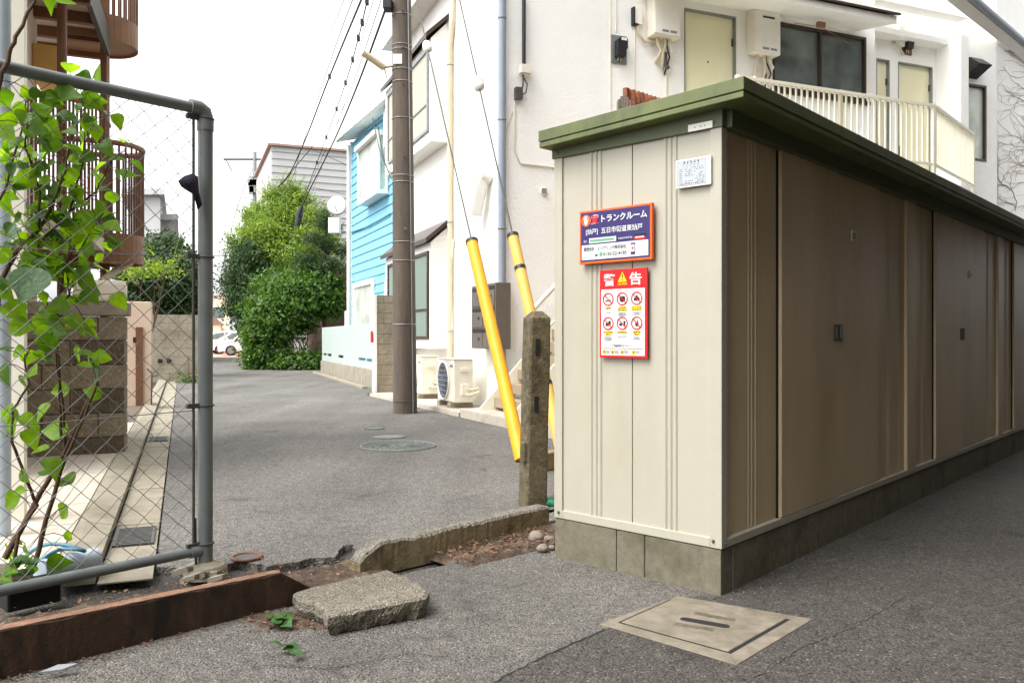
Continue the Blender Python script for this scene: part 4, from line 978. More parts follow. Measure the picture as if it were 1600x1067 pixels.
wall(mb, AF(uR, wR, 0), dE, u3 - uR, -.1, ZT + .2, [(a - uR, b - uR, c, d) for a, b, c, d in (dd1, dd2, wn2)], nFr, .09)
# bent part with the ivy traces, running off to the right
B0 = AF(u3, wR, 0); nB = V((dR.y, -dR.x, 0))
wall(mb, B0, dR, 12, -.1, ZT + 1.3, [], nB)
# back and top so that the block is closed
pts = [AW(0, 0, ZT), AF(uR, 0, ZT), AF(uR, wR, ZT), B0 + UP * ZT, B0 + dR * 12 + UP * ZT, B0 + dR * 12 + dRoad * 6 + UP * ZT, AW(6, 0, ZT)]
mb.mi = 0; mb.quad(*pts); mb.quad(AW(6, 0, -.1), AW(6, 0, ZT), AW(6, -12, ZT), AW(6, -12, -.1))
mb.build('wall', m_white, apt)
# wing wall by the right-hand doors
wE = 1.3
for k in range(200):
    if (lambda q: CX + F * q.x / q.y)(AF(uW, -0.9 + k * .02, 0)) >= 1500: wE = -0.9 + k * .02; break
thk = hit(1514, AF(0, wE, 0), dE) - uW
mb = MB(); mb.box(AF(uW, wR, 0), dE * thk, nFr * (wE - wR), UP * (ZT - .5)); mb.build('wing_wall', m_white, apt, .01)
# beam, soffits, canopies
mb = MB()
mb.box(AF(uR - .1, wE - .25, zF(1500, 26, wE)), dE * (uW + thk - uR + .1), nFr * .25, UP * .5)
mb.box(AF(uR, wR, ZT - .62), dE * (uW + thk - uR), nFr * (wE - wR - .26), UP * .1)
mb.build('soffit', m_white, apt)
mb = MB(); wc = 0.85; zc = zF(1401, 37, wc); uc0, uc1 = uF(1045, wc) , uF(1401, wc); zs = zF(1180, 23)
mb.prism([AF(uc0, 0.0, zs + .02), AF(uc0, wc, zc), AF(uc0, wc, zc + .11), AF(uc0, 0, zs + .26)], dE * (uc1 - uc0)); can = mb.build('canopy', m_whitep, apt)
mb = MB(); mb.prism([AF(uc0 - .02, -.0, zs + .265), AF(uc0 - .02, wc + .05, zc + .115), AF(uc0 - .02, wc + .05, zc + .15), AF(uc0 - .02, 0, zs + .3)], dE * (uc1 - uc0 + .06)); mb.build('canopy_roof', m_brownal, can)
um = uF(1195, .4); mb = MB(); 
# doors
def door(a, b, c, d, w_, peep=True, hx=None):
    mb = MB(); g = .02
    mb.mi = 0; mb.box(AF(a, w_ - .085, c), dE * (b - a), nFr * .02, UP * (d - c)); mb.mi = 1
    mb.box(AF(a, w_ - .07, c), dE * g, nFr * .075, UP * (d - c)); mb.box(AF(b - g, w_ - .07, c), dE * g, nFr * .075, UP * (d - c)); mb.box(AF(a + g, w_ - .07, d - g), dE * (b - a - 2 * g), nFr * .075, UP * g)
    o = mb.build('door', [m_cream, m_metal], apt)
    if peep: mb = MB(); mb.tube([AF((a + b) / 2, w_ - .07, c + (d - c) * .70), AF((a + b) / 2, w_ - .06, c + (d - c) * .70)], .016, 10); mb.build('peephole', m_darkmetal, o)
    mb = MB(); x = hx if hx is not None else a + .1; mb.box(AF(x, w_ - .066, c + .9), dE * .06, nFr * .03, UP * .18); mb.build('handle', m_metal, o, .005)
    mb = MB(); mb.box(AF(b - .04, w_ - .066, d - .45), dE * .03, nFr * .03, UP * .12); mb.build('hinge', m_darkmetal, o)
door(*d1, 0); door(*dd1, wR, False); door(*dd2, wR, True, uF(1409, wR))
def window(a, b, c, d, o, u, nrm, mullion=True, gm=None, fm=None, name='window', dep=.07, t=.045):
    Q = lambda x, w_, z: V((o[0], o[1], 0)) + V(u) * x + V(nrm) * w_ + UP * z
    mb = MB()
    for x in ([a, b - t] + ([(a + b) / 2 - t / 2] if mullion else [])): mb.box(Q(x, -dep, c), V(u) * t, V(nrm) * (dep + .012), UP * (d - c))
    for z in (c, d - t): mb.box(Q(a + t, -dep + .002, z), V(u) * (b - a - 2 * t), V(nrm) * (dep + .008), UP * t)
    f = mb.build(name, fm or m_brownal, apt, .004)
    mb = MB(); mb.box(Q(a + t * .5, -dep + .012, c + t * .5), V(u) * (b - a - t), V(nrm) * .008, UP * (d - c - t)); mb.build('pane', gm or m_glassd, f)
    return f
f = window(*wn, A0, dE, nFr)
mb = MB(); mb.box(AF(wn[0] - .05, .0, wn[2] - .06), dE * (wn[1] - wn[0] + .1), nFr * .06, UP * .055); mb.build('sill', m_brownal, f)
window(wn2[0], wn2[1], wn2[2], wn2[3], AF(0, wR, 0), dE, nFr, False, m_glassl)
mb = MB(); q = AF(u2 + .02, wR, zF(1520, 100, wR)); uu = uF(1507, wR); hz0 = zF(1520, 112, wR); mb.prism([AF(uu, wR, hz0 - .15), AF(uu, wR, hz0 + .22), AF(uu, wR + .12, hz0 + .22), AF(uu, wR + .34, hz0 + .03)], dE * .34); mb.build('vent_hood', m_black, apt, .005)
# eaves and gutter on the bent part, ivy traces
def onB(px, py, w_=0.0):
    o = B0 + nB * w_; t = hit(px, o, dR); p = o + dR * t; return V((p.x, p.y, zat(py, p.y)))
ga, gb = onB(1557, 31, .22), onB(1599, 67, .22); _d = gb - ga; ga = ga - _d * 1.4; gb = gb + _d * 1.6
mb = MB(); mb.tube([ga, gb], .075, 14); mb.build('gutter', m_gray, apt)
mb = MB(); e = (gb - ga); mb.prism([ga - nB * .16 - UP * .02, ga + UP * .05, ga + UP * .12, ga - nB * .16 + UP * .05], e); mb.prism([ga - nB * .15 - UP * .2, ga - nB * .02 - UP * .09, ga - nB * .02 - UP * .02, ga - nB * .15 - UP * .02], e); mb.build('eave', m_whitep, apt)
iv = MB(); ir = random.Random(9)
def creep(p, a, n, r):
    pts = [onB(*p, .004)]
    x, y = p
    for i in range(n):
        a += ir.uniform(-.5, .5); x = max(1559, x + 4 * math.cos(a)); y += 3.2 * math.sin(a); pts.append(onB(x, y, .006))
        if ir.random() < .16 and r > .003: creep((x, y), a + ir.choice((-.8, .8)), max(3, n // 2), r * .65)
    iv.tube(pts, [r * (1 - .7 * i / len(pts)) for i in range(len(pts))], 5)
for i in range(22): creep((1602 + ir.uniform(-8, 20), ir.uniform(90, 330)), math.pi + ir.uniform(-.4, .4), ir.randint(6, 10), .005)
for x in (1586, 1605): creep((x, 330), -1.57, 60, .007)
for i in range(10): creep((ir.uniform(1562, 1600), ir.uniform(66, 86)), ir.uniform(-.2, .2), 7, .006)
tag(iv.build('dead_ivy', m_barkl), 'leafless brown ivy stems clinging to the far right end of the white building', 'ivy')
# bays on the alley side
tb = tW(700); pB = .30
def bay(zbot, zeave, zr, win, gm, fm):
    t0, t1 = tb, 5.9
    mb = MB(); mb.prism([AW(t0, 0.0, zbot), AW(t0, pB, zbot), AW(t0, pB, zeave), AW(t0, 0, zr - .05)], dRoad * (t1 - t0)); b = mb.build('bay', m_white, apt, .004)
    mb = MB(); ov = .1; k = (zr - zeave) / (pB)
    mb.prism([AW(t0 - .06, 0, zr), AW(t0 - .06, pB + ov, zeave - .02), AW(t0 - .06, pB + ov, zeave + .06), AW(t0 - .06, 0, zr + .08)], dRoad * (t1 - t0 + .1)); mb.build('bay_roof', m_brownal, b)
    a, c, z0, z1 = win
    mb = MB(); fw = .05
    for t in (a, c - fw): mb.box(AW(t, pB, z0), dRoad * fw, nRo * .04, UP * (z1 - z0))
    for z in (z0, z1 - fw): mb.box(AW(a + fw, pB, z), dRoad * (c - a - 2 * fw), nRo * .038, UP * fw)
    mb.box(AW(a + fw, pB, z0 + (z1 - z0) * .33), dRoad * (c - a - 2 * fw), nRo * .03, UP * .03)
    w_ = mb.build('window', fm, b)
    mb = MB(); mb.box(AW(a + .02, pB + .001, z0 + .02), dRoad * (c - a - .04), nRo * .012, UP * (z1 - z0 - .04)); mb.build('pane', gm, w_)
bay(zW(697, 214, 0.15), zW(676, 56, pB), zW(700, 30), (tW(671, pB), 5.6, zW(671, 205, pB), zW(671, 75, pB)), m_shutter, m_metal)
bay(zW(673, 545, pB), zW(673, 378, pB), zW(700, 350), (tW(671, pB), 5.6, zW(671, 530, pB), zW(671, 392, pB)), m_curtain, m_brownal)
mb = MB(); mb.prism([AW(-.35, -.3, 7.02), AW(-.35, .35, 7.02), AW(-.35, .35, 7.2), AW(-.35, -.3, 7.3)], dRoad * 6.4); mb.prism([AF(-.3, -.3, 7.02), AF(-.3, .32, 7.02), AF(-.3, .32, 7.2), AF(-.3, -.3, 7.3)], dE * (uc0 + .2)); mb.build('roof_eave', m_whitep, apt)
# pipes on the wall
def pipe(name, m, pts, r, n=10, br=()):
    mb = MB(); mb.tube(pts, r, n); o = mb.build(name, m, apt)
    for q in br: mb = MB(); mb.ring(q, pts[1] - pts[0], r + .004, .008, 14, 5); mb.build('pipe_clip', m_metal, o)
gp = lambda z: AW(-.04, .07, z)
pipe('downpipe', m_gray, [gp(.1), gp(3), gp(7)], .056, 14, [gp(z) for z in (1.0, 2.6, 4.1, 5.5)])
tp_ = tW(708); bp = lambda z, dp=0: AW(tp_ + dp, .05, z)
pipe('downpipe', m_beigep, [bp(.4), bp(3), bp(5.9), bp(6.2, -.1), AW(tp_ - .12, .0, 6.75)], .045, 12, [bp(z) for z in (1.2, 3.0, 5.6)])
mb = MB(); q0, q1, q2 = AW(tW(766), .0, zW(766, 277)), AW(tW(752, .12), .14, zW(752, 283, .14)), AW(tW(741, .16), .17, zW(741, 335, .16))
q0b = AW(tW(766), .10, zW(766, 274)); q1b = q1
mb.tube([q0, q0b, q1.lerp(q0b, .3) + UP * .05, q1, q2], [.125, .125, .125, .12, .12], 16); mb.build('exhaust_duct', m_whitep, apt)
tn = tW(700, .0) - .25
pipe('line_cover', m_offw, [AW(tn, .03, zW(700, 560)), AW(tn - .05, .03, 1.3), AW(tn - .0, .03, 2.2), AW(tn - .12, .03, 2.7)], .03, 8)
pipe('conduit', m_faded if False else m_offw, [AW(tW(783, .02), .012, 2.0), AW(tW(783), .012, 3.0), AF(.02, .012, zF(795, 200)), AF(uF(800), .012, zF(800, 175))], .008, 6)
pipe('conduit', m_offw, [AF(uF(804), .015, zF(804, 160)), AF(uF(803), .015, zF(803, 235)), AF(uF(812), .015, zF(812, 256)), AF(uF(866), .015, zF(866, 262)), AF(uF(900), .015, zF(900, 266))], .011, 8)
for px, a, b in ((953, -3, 210), (991, 25, 330), (962, -3, 50), (1040, 115, 330)): pipe('conduit', m_offw, [AF(uF(px), .012, zF(px, b)), AF(uF(px), .012, zF(px, a))], .009 if px != 1040 else .018, 6)
mb = MB()
q = AF(uF(849), 0.0, zF(849, 299)); mb.tube([q, q + nFr * .03], .055, 18); vt = mb.build('wall_vent', m_whitep, apt)
mb = MB()
for i in range(5): mb.box(q + nFr * .031 + UP * (-.038 + i * .016) - dE * .038, dE * .076, nFr * .003, UP * .007)
mb.build('louvre', m_brownw, vt)
mb = MB(); u = uF(816); mb.tube([AF(u, .06, zF(816, -5)), AF(u, .06, zF(816, 102))], .028, 10); q = AF(u, .05, zF(816, 112)); cbx = mb.build('cable_riser', m_black, apt)
mb = MB(); q = AF(uF(817), .08, zF(817, 112)); mb.cbox(q, dE * .16, nFr * .1, UP * .12); mb.build('antenna_box', m_offw, cbx, .006)
mb = MB(); q = AF(uF(808), .05, zF(808, 148)); mb.cbox(q, dE * .10, nFr * .08, UP * .16)
mb.tube([AF(uF(812), .08, zF(812, 120)), AF(uF(820), .09, zF(820, 135)), AF(uF(818), .08, zF(818, 148)), AF(uF(810), .06, zF(810, 152))], .010, 6); mb.tube([AF(uF(814), .08, zF(814, 120)), AF(uF(813), .09, zF(813, 138)), AF(uF(810), .06, zF(810, 148))], .014, 6); mb.build('clamp_bracket', m_darkmetal, cbx)
# balcony with railing
w1_ = 1.5; uB0 = uF(1185, w1_) - .35; uP = uF(1458, w1_); zr = zF(1458, 163, w1_); zfb = zF(1458, 262, w1_)
pe = AF(uP, w1_, 0); e2 = (lambda t: pe + dR * t)(hit(1520, pe, dR))
mb = MB(); mb.prism([AF(uB0, 0.0, zfl - .24), AF(uR, 0, zfl - .24), AF(uR, wR, zfl - .24), AF(uW, wR, zfl - .24), e2 + UP * (zfl - .24), AF(uP, w1_ - .04, zfl - .24), AF(uB0, w1_ - .04, zfl - .24)], UP * .22); bal = mb.build('balcony_floor', m_white, apt)
def railing(p, q, n, name='railing'):
    d = q - p; L = d.length; d.normalize(); s = V((d.y, -d.x, 0)); mb = MB()
    mb.cbox((p + q) / 2 + UP * (zr - .03), d * L, s * .06, UP * .05); mb.cbox((p + q) / 2 + UP * (zfb + .05), d * L, s * .04, UP * .04)
    for e in (p, q): mb.cbox(e + UP * ((zr + zfb) / 2 - .05), d * .05, s * .05, UP * (zr - zfb + .1))
    rl = mb.build(name, m_railm, apt, .004)
    for i in range(1, n): mb = MB(); mb.cbox(p + d * (L * i / n) + UP * ((zr + zfb) / 2 + .015), d * .022, s * .022, UP * (zr - zfb - .1)); mb.build('baluster', m_railm, rl)
railing(AF(uB0, w1_, 0), AF(uF(1313, w1_), w1_, 0), 18); railing(AF(uF(1313, w1_), w1_, 0), AF(uP, w1_, 0), 17); railing(pe + dR * .05, e2, 22)
# ground-floor doors hidden mostly: leave plain. tiled terrace along the alley side
G1, G2 = G(717, 652), G(866, 687)
sdir = (G1 - G2).normalized(); sn = V((sdir.y, -sdir.x, 0))          # sn: towards the building
if sn.dot(dE) < 0: sn = -sn
ter = thing('tiled_terrace', 'low white tiled terrace step with upright edge tiles below the stairs', 'step', G1, sdir)
mb = MB(); h1, h2 = .12, .07
mb.box(G2 - sdir * 1.3 + sn * .018 - UP * .05, sdir * ((G1 - G2).length + 1.3), sn * 2.4, UP * (h1 + .04)); mb.box(G1 + sn * .018 - UP * .05, sdir * 4.6, sn * 2.0, UP * (h2 + .04))
mb.build('base', m_grout, ter)
def tiles(o, L, h, deep, nx):
    mb = MB(); s = .06; n = int(L / s)
    for i in range(n): mb.box(o + sdir * (i * s + .004) + UP * .005, sdir * (s - .008), sn * .016, UP * (h - .012))
    mb.build('edge_tile', m_tile, ter, .0)
    mb = MB(); s = .105
    for i in range(int(L / s)):
        for j in range(int(deep / .105)):
            mb.box(o + sdir * (i * s + .003) + sn * (.018 + j * .105 + .003) + UP * (h - .012), sdir * (s - .006), sn * (.099), UP * (.012 + rr.uniform(0, .002)))
    mb.build('floor_tile', m_tile, ter)
tiles(G2 - sdir * 1.3, (G1 - G2).length + 1.3, h1, 1.5, 0); tiles(G1 + sdir * .004, 4.4, h2, 1.0, 0)
for o in list(ter.children):
    if o.name.split('.')[0] in ('edge_tile', 'floor_tile'): o['kind'] = 'stuff'
# stairs rising to the balcony
P0 = G(746, 641, h1); w0 = (P0 - A0).dot(nFr); u0 = (P0 - A0).dot(dE)
P1 = G(794, 653, h1); wn_ = (P1 - A0).dot(nFr)
st = thing('outdoor_stairs', 'cream steel outdoor stairs climbing right from the terrace to the upper doors', 'stairs', P0, dE)
run = uB0 - u0; rise = zfl - h1; NS = 19
sl = rise / run
for w_ in (w0, wn_):
    mb = MB(); mb.prism([AF(u0, w_, h1), AF(u0 + .36, w_, h1), AF(uB0 + .25, w_, zfl - .27), AF(uB0, w_, zfl - .02)], nFr * .03); mb.build('stringer', m_railm, st, .003)
for i in range(1, NS):
    u = u0 + run * i / NS; z = h1 + rise * i / NS
    mb = MB(); mb.box(AF(u + .06, w0 + .031, z - .05), dE * .27, nFr * (wn_ - w0 - .033), UP * .035); mb.box(AF(u + .06, w0 + .031, z - .14), dE * .01, nFr * (wn_ - w0 - .033), UP * .089); mb.build('tread', m_treadp, st)
mb = MB(); off = .85
u1 = uF(838, wn_)
mb.tube([AF(u1 - .12, wn_ + .015, h1 + sl * (u1 - u0) ), AF(u1 - .12, wn_ + .015, h1 + sl * (u1 - u0) + off), AF(uB0, wn_ + .015, zfl + off - .1), AF(uB0 + .3, w1_, zr)], .03, 8)
mb.tube([AF(u1 - .12, wn_ + .015, h1 + sl * (u1 - u0) + off * .5), AF(uB0, wn_ + .015, zfl + off * .5 - .1)], .016, 8)
for i in range(1, 8): u = u1 + (uB0 - u1) * i / 8; mb.tube([AF(u, wn_ + .015, h1 + sl * (u - u0)), AF(u, wn_ + .015, h1 + sl * (u - u0) + off)], .014, 6)
mb.build('handrail', m_railm, st)
# ---------------------------------------------------------------- fixtures
def heater(px0, px1, py0, py1, label, w_=0.0, pdx=0.0):
    a, b = uF(px0, w_ + .2), uF(px1, w_ + .2); z0, z1 = zF((px0 + px1) / 2, py1, w_ + .2), zF((px0 + px1) / 2, py0, w_ + .2)
    t = thing('water_heater', label, 'water heater', AF((a + b) / 2, w_, z0), dE, 'gas water heaters beside the upper doors')
    mb = MB(); mb.box(AF(a, w_ + .02, z0), dE * (b - a), nFr * .19, UP * (z1 - z0)); mb.box(AF(a + .03, w_, z0 + .03), dE * (b - a - .06), nFr * .02, UP * (z1 - z0 - .06)); mb.build('casing', m_offw, t, .012)
    mb = MB(); mb.box(AF(a + .012, w_ + .21, z0 + .02), dE * (b - a - .024), nFr * .012, UP * (z1 - z0 - .04)); mb.build('cover', m_whitep, t, .006)
    mb = MB(); mb.box(AF(a + (b - a) * .3, w_ + .222, z1 - .13), dE * (b - a) * .45, nFr * .004, UP * .03); mb.build('flue_slot', m_black, t)
    mb = MB()
    for i in range(2): mb.box(AF(a + (b - a) * (.3 + .3 * i), w_ + .222, z0 + .05), dE * (b - a) * .24, nFr * .002, UP * .035)
    mb.build('rating_label', m_inkg, t)
    for k, (x, dz, r, m) in enumerate(((.28, .34, .026, m_beigep), (.55, .42, .026, m_beigep), (.75, .30, .02, m_offw), (.62, .5, .013, m_black))):
        x0 = a + (b - a) * x; sway = rr.uniform(-.05, .09)
        mb = MB(); mb.tube([AF(x0, w_ + .1, z0 + .02), AF(x0 + .01, w_ + .1, z0 - .1), AF(x0 + sway, w_ + .11, z0 - dz * .55), AF(x0 + sway * .4, w_ + .07, z0 - dz * .85), AF(x0 + .02, w_ + .01, z0 - dz)], r, 8); mb.build('pipe', m, t)
    mb = MB(); mb.tube([AF(a + (b - a) * .6, w_ + .1, z0 - .2), AF(a + (b - a) * .6, w_ + .09, z0 - .42)], .022, 8); mb.ball(AF(a + (b - a) * .66, w_ + .1, z0 - .42), .035, 8, 5); mb.build('valve', m_darkmetal, t)
heater(1021, 1063, -40, 57, 'white gas water heater left of the wide cream door, cut by the frame')
heater(1178, 1219, 17, 84, 'white gas water heater between the wide cream door and the brown framed window')
def meter(px, py, hpx, label, w_, plate):
    u = uF(px, w_ + .05); z = zF(px, py, w_ + .05); k = hpx * AF(u, w_, 0).y / F
    t = thing('electric_meter', label, 'meter', AF(u, w_, z - k / 2), dE, 'electric meters on the white wall')
    mb = MB(); mb.cbox(AF(u, w_ + .012, z), dE * k * .62, nFr * .024, UP * k); mb.build('backplate', plate, t, .004)
    mb = MB(); mb.prism([AF(u - k * .2, w_ + .025, z - k * .30), AF(u + k * .14, w_ + .025, z - k * .30), AF(u + k * .17, w_ + .025, z - k * .05), AF(u + k * .22, w_ + .025, z + k * .0), AF(u + k * .22, w_ + .025, z + k * .34), AF(u - k * .06, w_ + .025, z + k * .38), AF(u - k * .2, w_ + .025, z + k * .25)], nFr * .1); mb.build('body', m_black, t, .006)
    mb = MB(); mb.cbox(AF(u + k * .06, w_ + .128, z + k * .3), dE * k * .22, nFr * .004, UP * k * .09); mb.build('label_strip', m_whitep, t)
    mb = MB(); mb.tube([AF(u - k * .08, w_ + .05, z - k * .3), AF(u - k * .08, w_ + .04, z - k * .42)], .01, 6); mb.tube([AF(u + k * .02, w_ + .05, z - k * .3), AF(u + k * .04, w_ + .04, z - k * .42)], .01, 6); mb.build('lead', m_beigep, t)
meter(969, 77, 44, 'black electric meter on a grey backplate left of the upper door', 0, m_metal)
meter(1419, 68, 34, 'black electric meter on a brown board above the right hand cream door', wR, m_brownw)
mb = MB(); u = uF(990); z = zF(990, 27); mb.box(AF(u - .02, .0, z - .11), dE * .13, nFr * .06, UP * .22); mb.mi = 1; mb.box(AF(u - .045, .001, z - .12), dE * .024, nFr * .08, UP * .24); mb.box(AF(u - .045, .001, z - .14), dE * .10, nFr * .07, UP * .02)
mb.mi = 2; mb.tube([AF(u + .04, .04, z - .11), AF(u + .06, .05, z - .26), AF(u + .16, .05, z - .36), AF(u + .32, .05, z - .34)], .022, 8)
solo(mb, 'junction_box', [m_whitep, m_black, m_beigep], 'white wall box with a black bracket between the electric meter and the left water heater', 'junction box', AF(u, 0, z), dE)
mb = MB(); u, z = uF(1290, .5), zF(1290, 36, .5); mb.cbox(AF(u, .4, z), dE * .14, nFr * .06, UP * .08); mb.tube([AF(u - .45, .3, z - .0), AF(u, .4, z - .03), AF(u + .8, .2, z - .13)], .006, 5); solo(mb, 'eave_light', m_brownl, 'small brown fitting with wires under the canopy above the brown window', 'light fitting', AF(u, .4, z - .05), dE)
mb = MB(); u, z = uF(1403, wR), zF(1403, 60, wR); mb.cbox(AF(u, wR + .05, z), dE * .13, nFr * .1, UP * .36); mb.mi = 1; mb.tube([AF(u + .0, wR + .05, z - .18), AF(u + .01, wR + .06, z - .26), AF(u + .1, wR + .04, z - .3)], .02, 8); mb.cbox(AF(u - .13, wR + .02, z), dE * .07, nFr * .03, UP * .24)
solo(mb, 'breaker_box', [m_whitep, m_beigep], 'white breaker box with a beige pipe beside the brown meter board', 'electrical box', AF(u, wR, z - .2), dE)
# air conditioner outdoor units
def acunit(t_, p_, z0, W_, Hh, Dp, label):
    t = thing('ac_unit', label, 'air conditioner', AW(t_, p_, z0), dE, 'air conditioner outdoor units on the terrace')
    Q = lambda a, b, c: AW(t_ + a, p_ + b, z0 + c)
    for a in (.10, W_ - .18): mb = MB(); mb.box(Q(a, -Dp - .03, 0), dRoad * .13, nRo * (Dp + .06), UP * .075); mb.build('foot', m_conc, t, .008)
    mb = MB(); mb.box(Q(0, -Dp, .08), dRoad * W_, nRo * Dp, UP * Hh); mb.build('casing', m_offw, t, .018)
    mb = MB(); mb.box(Q(-.008, -Dp - .008, .08 + Hh + .001), dRoad * (W_ + .016), nRo * (Dp + .016), UP * .018); mb.build('lid', m_offw, t, .006)
    rf = Hh * .44; c = Q(W_ * .60, .0, .08 + Hh * .49)
    mb = MB(); mb.disc(c + nRo * .004, dRoad * rf, UP * rf, 36); fan = mb.build('fan_opening', m_darkmetal, t)
    mb = MB(); mb.ring(c + nRo * .012, nRo, rf, .012, 36, 6); mb.build('fan_ring', m_whitep, fan)
    mb = MB()
    for r in [rf * k / 9 for k in range(1, 9)]: mb.ring(c + nRo * .014, nRo, r, .0035, 30, 4)
    for k in range(12): a = math.pi * 2 * k / 12; d = dRoad * math.cos(a) + UP * math.sin(a); mb.tube([c + nRo * .016 + d * .03, c + nRo * .016 + d * rf], .003, 4, False)
    for k in range(7): z = rf * (-.8 + 1.6 * k / 6); hw_ = math.sqrt(rf * rf - z * z); mb.tube([c + nRo * .018 + UP * z - dRoad * hw_, c + nRo * .018 + UP * z + dRoad * hw_], .006, 4, False)
    mb.build('fan_guard', m_gray, fan)
    mb = MB(); mb.box(Q(.04, .001, .08 + Hh * .83), dRoad * .13, nRo * .003, UP * .035); mb.build('badge', m_hose, t)
    mb = MB(); mb.box(Q(-.045, -Dp * .7, .08 + Hh * .18), dRoad * .05, nRo * Dp * .35, UP * Hh * .26); mb.box(Q(-.03, -Dp * .72, .08 + Hh * .72), dRoad * .03, nRo * Dp * .4, UP * Hh * .1); mb.build('valve_cover', m_offw, t, .008)
    mb = MB(); mb.tube([Q(-.03, -Dp * .6, .08 + Hh * .2), Q(-.08, -Dp * .7, .08 + Hh * .18), Q(-.1, -Dp * 1.2, .08 + Hh * .25)], .022, 8); mb.tube([Q(-.03, -Dp * .6, .08 + Hh * .32), Q(-.07, -Dp * .8, .08 + Hh * .3), Q(-.08, -Dp * 1.2, .08 + Hh * .34)], .018, 8); mb.build('pipe', m_beigep, t)
pa_ = .52
tA = tW(709, pa_)
acunit(tA, pa_, h2, .80, .62, .30, 'cream air conditioner outdoor unit with round fan grille, between the pole and the stairs')
acunit(tA + 1.9, pa_ - .05, h2, .80, .62, .30, 'partly hidden cream air conditioner outdoor unit just behind the utility pole')
# mailboxes
tm0, tm1 = tW(774, .22), tW(738, .22); zm1, zm0 = zW(760, 446, .22), zW(760, 545, .22)
mbx = thing('mailbox_bank', 'bank of six stainless mailboxes on the white wall behind the yellow guy cover', 'mailboxes', AW(tm0, 0, zm0), dE)
mb = MB(); mb.box(AW(tm0 - .02, 0.002, zm0), dRoad * (tm1 - tm0 + .04), nRo * .22, UP * (zm1 - zm0 + .02)); mb.build('housing', m_mail, mbx, .004)
for i in range(2):
    for j in range(3):
        a = tm0 + (tm1 - tm0) * i / 2; z = zm0 + (zm1 - zm0) * j / 3; Wm, Hm = (tm1 - tm0) / 2 - .02, (zm1 - zm0) / 3 - .03
        mb = MB(); mb.box(AW(a + .01, .222, z + .01), dRoad * Wm, nRo * .012, UP * (Hm * .78)); dr = mb.build('mailbox_door', m_mail, mbx, .003)
        mb = MB(); mb.box(AW(a + .01, .223, z + .015 + Hm * .80), dRoad * Wm, nRo * .004, UP * (Hm * .2)); mb.build('slot', m_black, dr)
        mb = MB(); mb.box(AW(a + Wm * .3, .235, z + Hm * .45), dRoad * .06, nRo * .012, UP * .035); mb.build('latch', m_darkmetal, dr)
        if (i, j) in ((1, 2), (1, 0)): mb = MB(); mb.box(AW(a + .04, .226, z + Hm * .85), dRoad * Wm * .7, nRo * .06, UP * .02); tag(mb.build('posted_paper', m_signw), None)['kind'] = 'stuff'
for o in [o for o in COL.objects if o.name.startswith('posted_paper')]: bpy.data.objects.remove(o)
# wooden post and rusted sheet behind the shed roof
wp = P(974, 200, 8.2); wp.z = 0; zt1 = zat(140, 8.2)
mb = MB(); hw = .055
for i in range(5): a = -hw + i * hw * .5; mb.box(wp + V((a * 1.0, 0, 0)), (hw * .46, 0, 0), (0, .1, 0), UP * (zt1 - .02 - .05 * abs(i - 2) * .6 - rr.uniform(0, .03)))
solo(mb, 'wooden_post', m_wood, 'split weathered wooden post top sticking up behind the shed roof', 'post', wp)
cs = P(985, 200, 8.35); cs.z = 0; ce = P(1060, 200, 9.2); ce.z = 0; zc1 = zat(137, 8.3)
mb = MB(); n = 48; vs = []
dcs = (ce - cs); nc = V((-dcs.y, dcs.x, 0)).normalized()
for i in range(n + 1):
    p = cs + dcs * i / n + nc * .022 * math.sin(i * math.pi / 2.0); z = zc1 - (zc1 - zat(163, 9.2)) * 1.0 * i / n
    vs += [p, p + UP * z]
mb.add(vs, [[2 * i, 2 * i + 2, 2 * i + 3, 2 * i + 1] for i in range(n)], True)
mb.box(cs - dcs.normalized() * .07, dcs.normalized() * .06, nc * .05, UP * zc1)
ob = solo(mb, 'corrugated_sheet', m_corr, 'rusty corrugated metal sheet standing behind the shed roof beside the wooden post', 'metal sheet', cs)
sm_ = ob.modifiers.new('thick', 'SOLIDIFY'); sm_.thickness = .003
# low block behind the post
q = G(846, 738); mb = MB(); mb.box(V((q.x, q.y, 0)), dR * 1.0, dL * .12, UP * .15); solo(mb, 'low_block', m_kerbgray, 'low mossy concrete block behind the concrete post', 'block', V((q.x, q.y, 0)), dR, bevel=.01)
# ================================================================ blue house, its garden wall
wb = thing('garden_wall', 'low grey wall topped by a white frosted panel in front of the blue house', 'wall', G(582, 607), dRoad)
g0, g1 = G(584, 607.0), G(501, 582.5); gd = (g1 - g0); gl = gd.length; gd.normalize(); gn = V((gd.y, -gd.x, 0))
if gn.x < 0: gn = -gn
Q = lambda t, w_, z: g0 + gd * t + gn * w_ + UP * z
mb = MB(); mb.box(Q(0, 0, -.05), gd * gl, gn * .15, UP * .43); mb.box(Q(0, -.25, -.02), gd * gl, gn * .1, UP * .07); mb.build('base', m_conc, wb, .005)
zt_ = 1.40
mb = MB()
nP = 60
mb.box(Q(0, .04, .385), gd * gl, gn * .05, UP * .16); mb.box(Q(0, .04, .62), gd * gl, gn * .05, UP * (zt_ - .62))
for i in range(9): t = gl * i / 8; mb.box(Q(min(t, gl - .2) + (0.0 if i else 0), .041, .54), gd * (.12 + (.9 if i in (2, 3, 5) else 0)), gn * .048, UP * .085)
mb.build('frosted_panel', m_panelw, wb, .005)
mb = MB(); mb.box(Q(gl * .62, .9, 0), gd * gl * .5, gn * .05, UP * 1.95); 
for i in range(18): mb.box(Q(gl * .62 + i * gl * .5 / 18, .88, 0), gd * .03, gn * .03, UP * 1.94)
solo(mb, 'white_fence', m_whitep, 'taller white slatted fence section at the far end behind the frosted panel', 'fence', Q(gl * .7, .9, 0), gd)
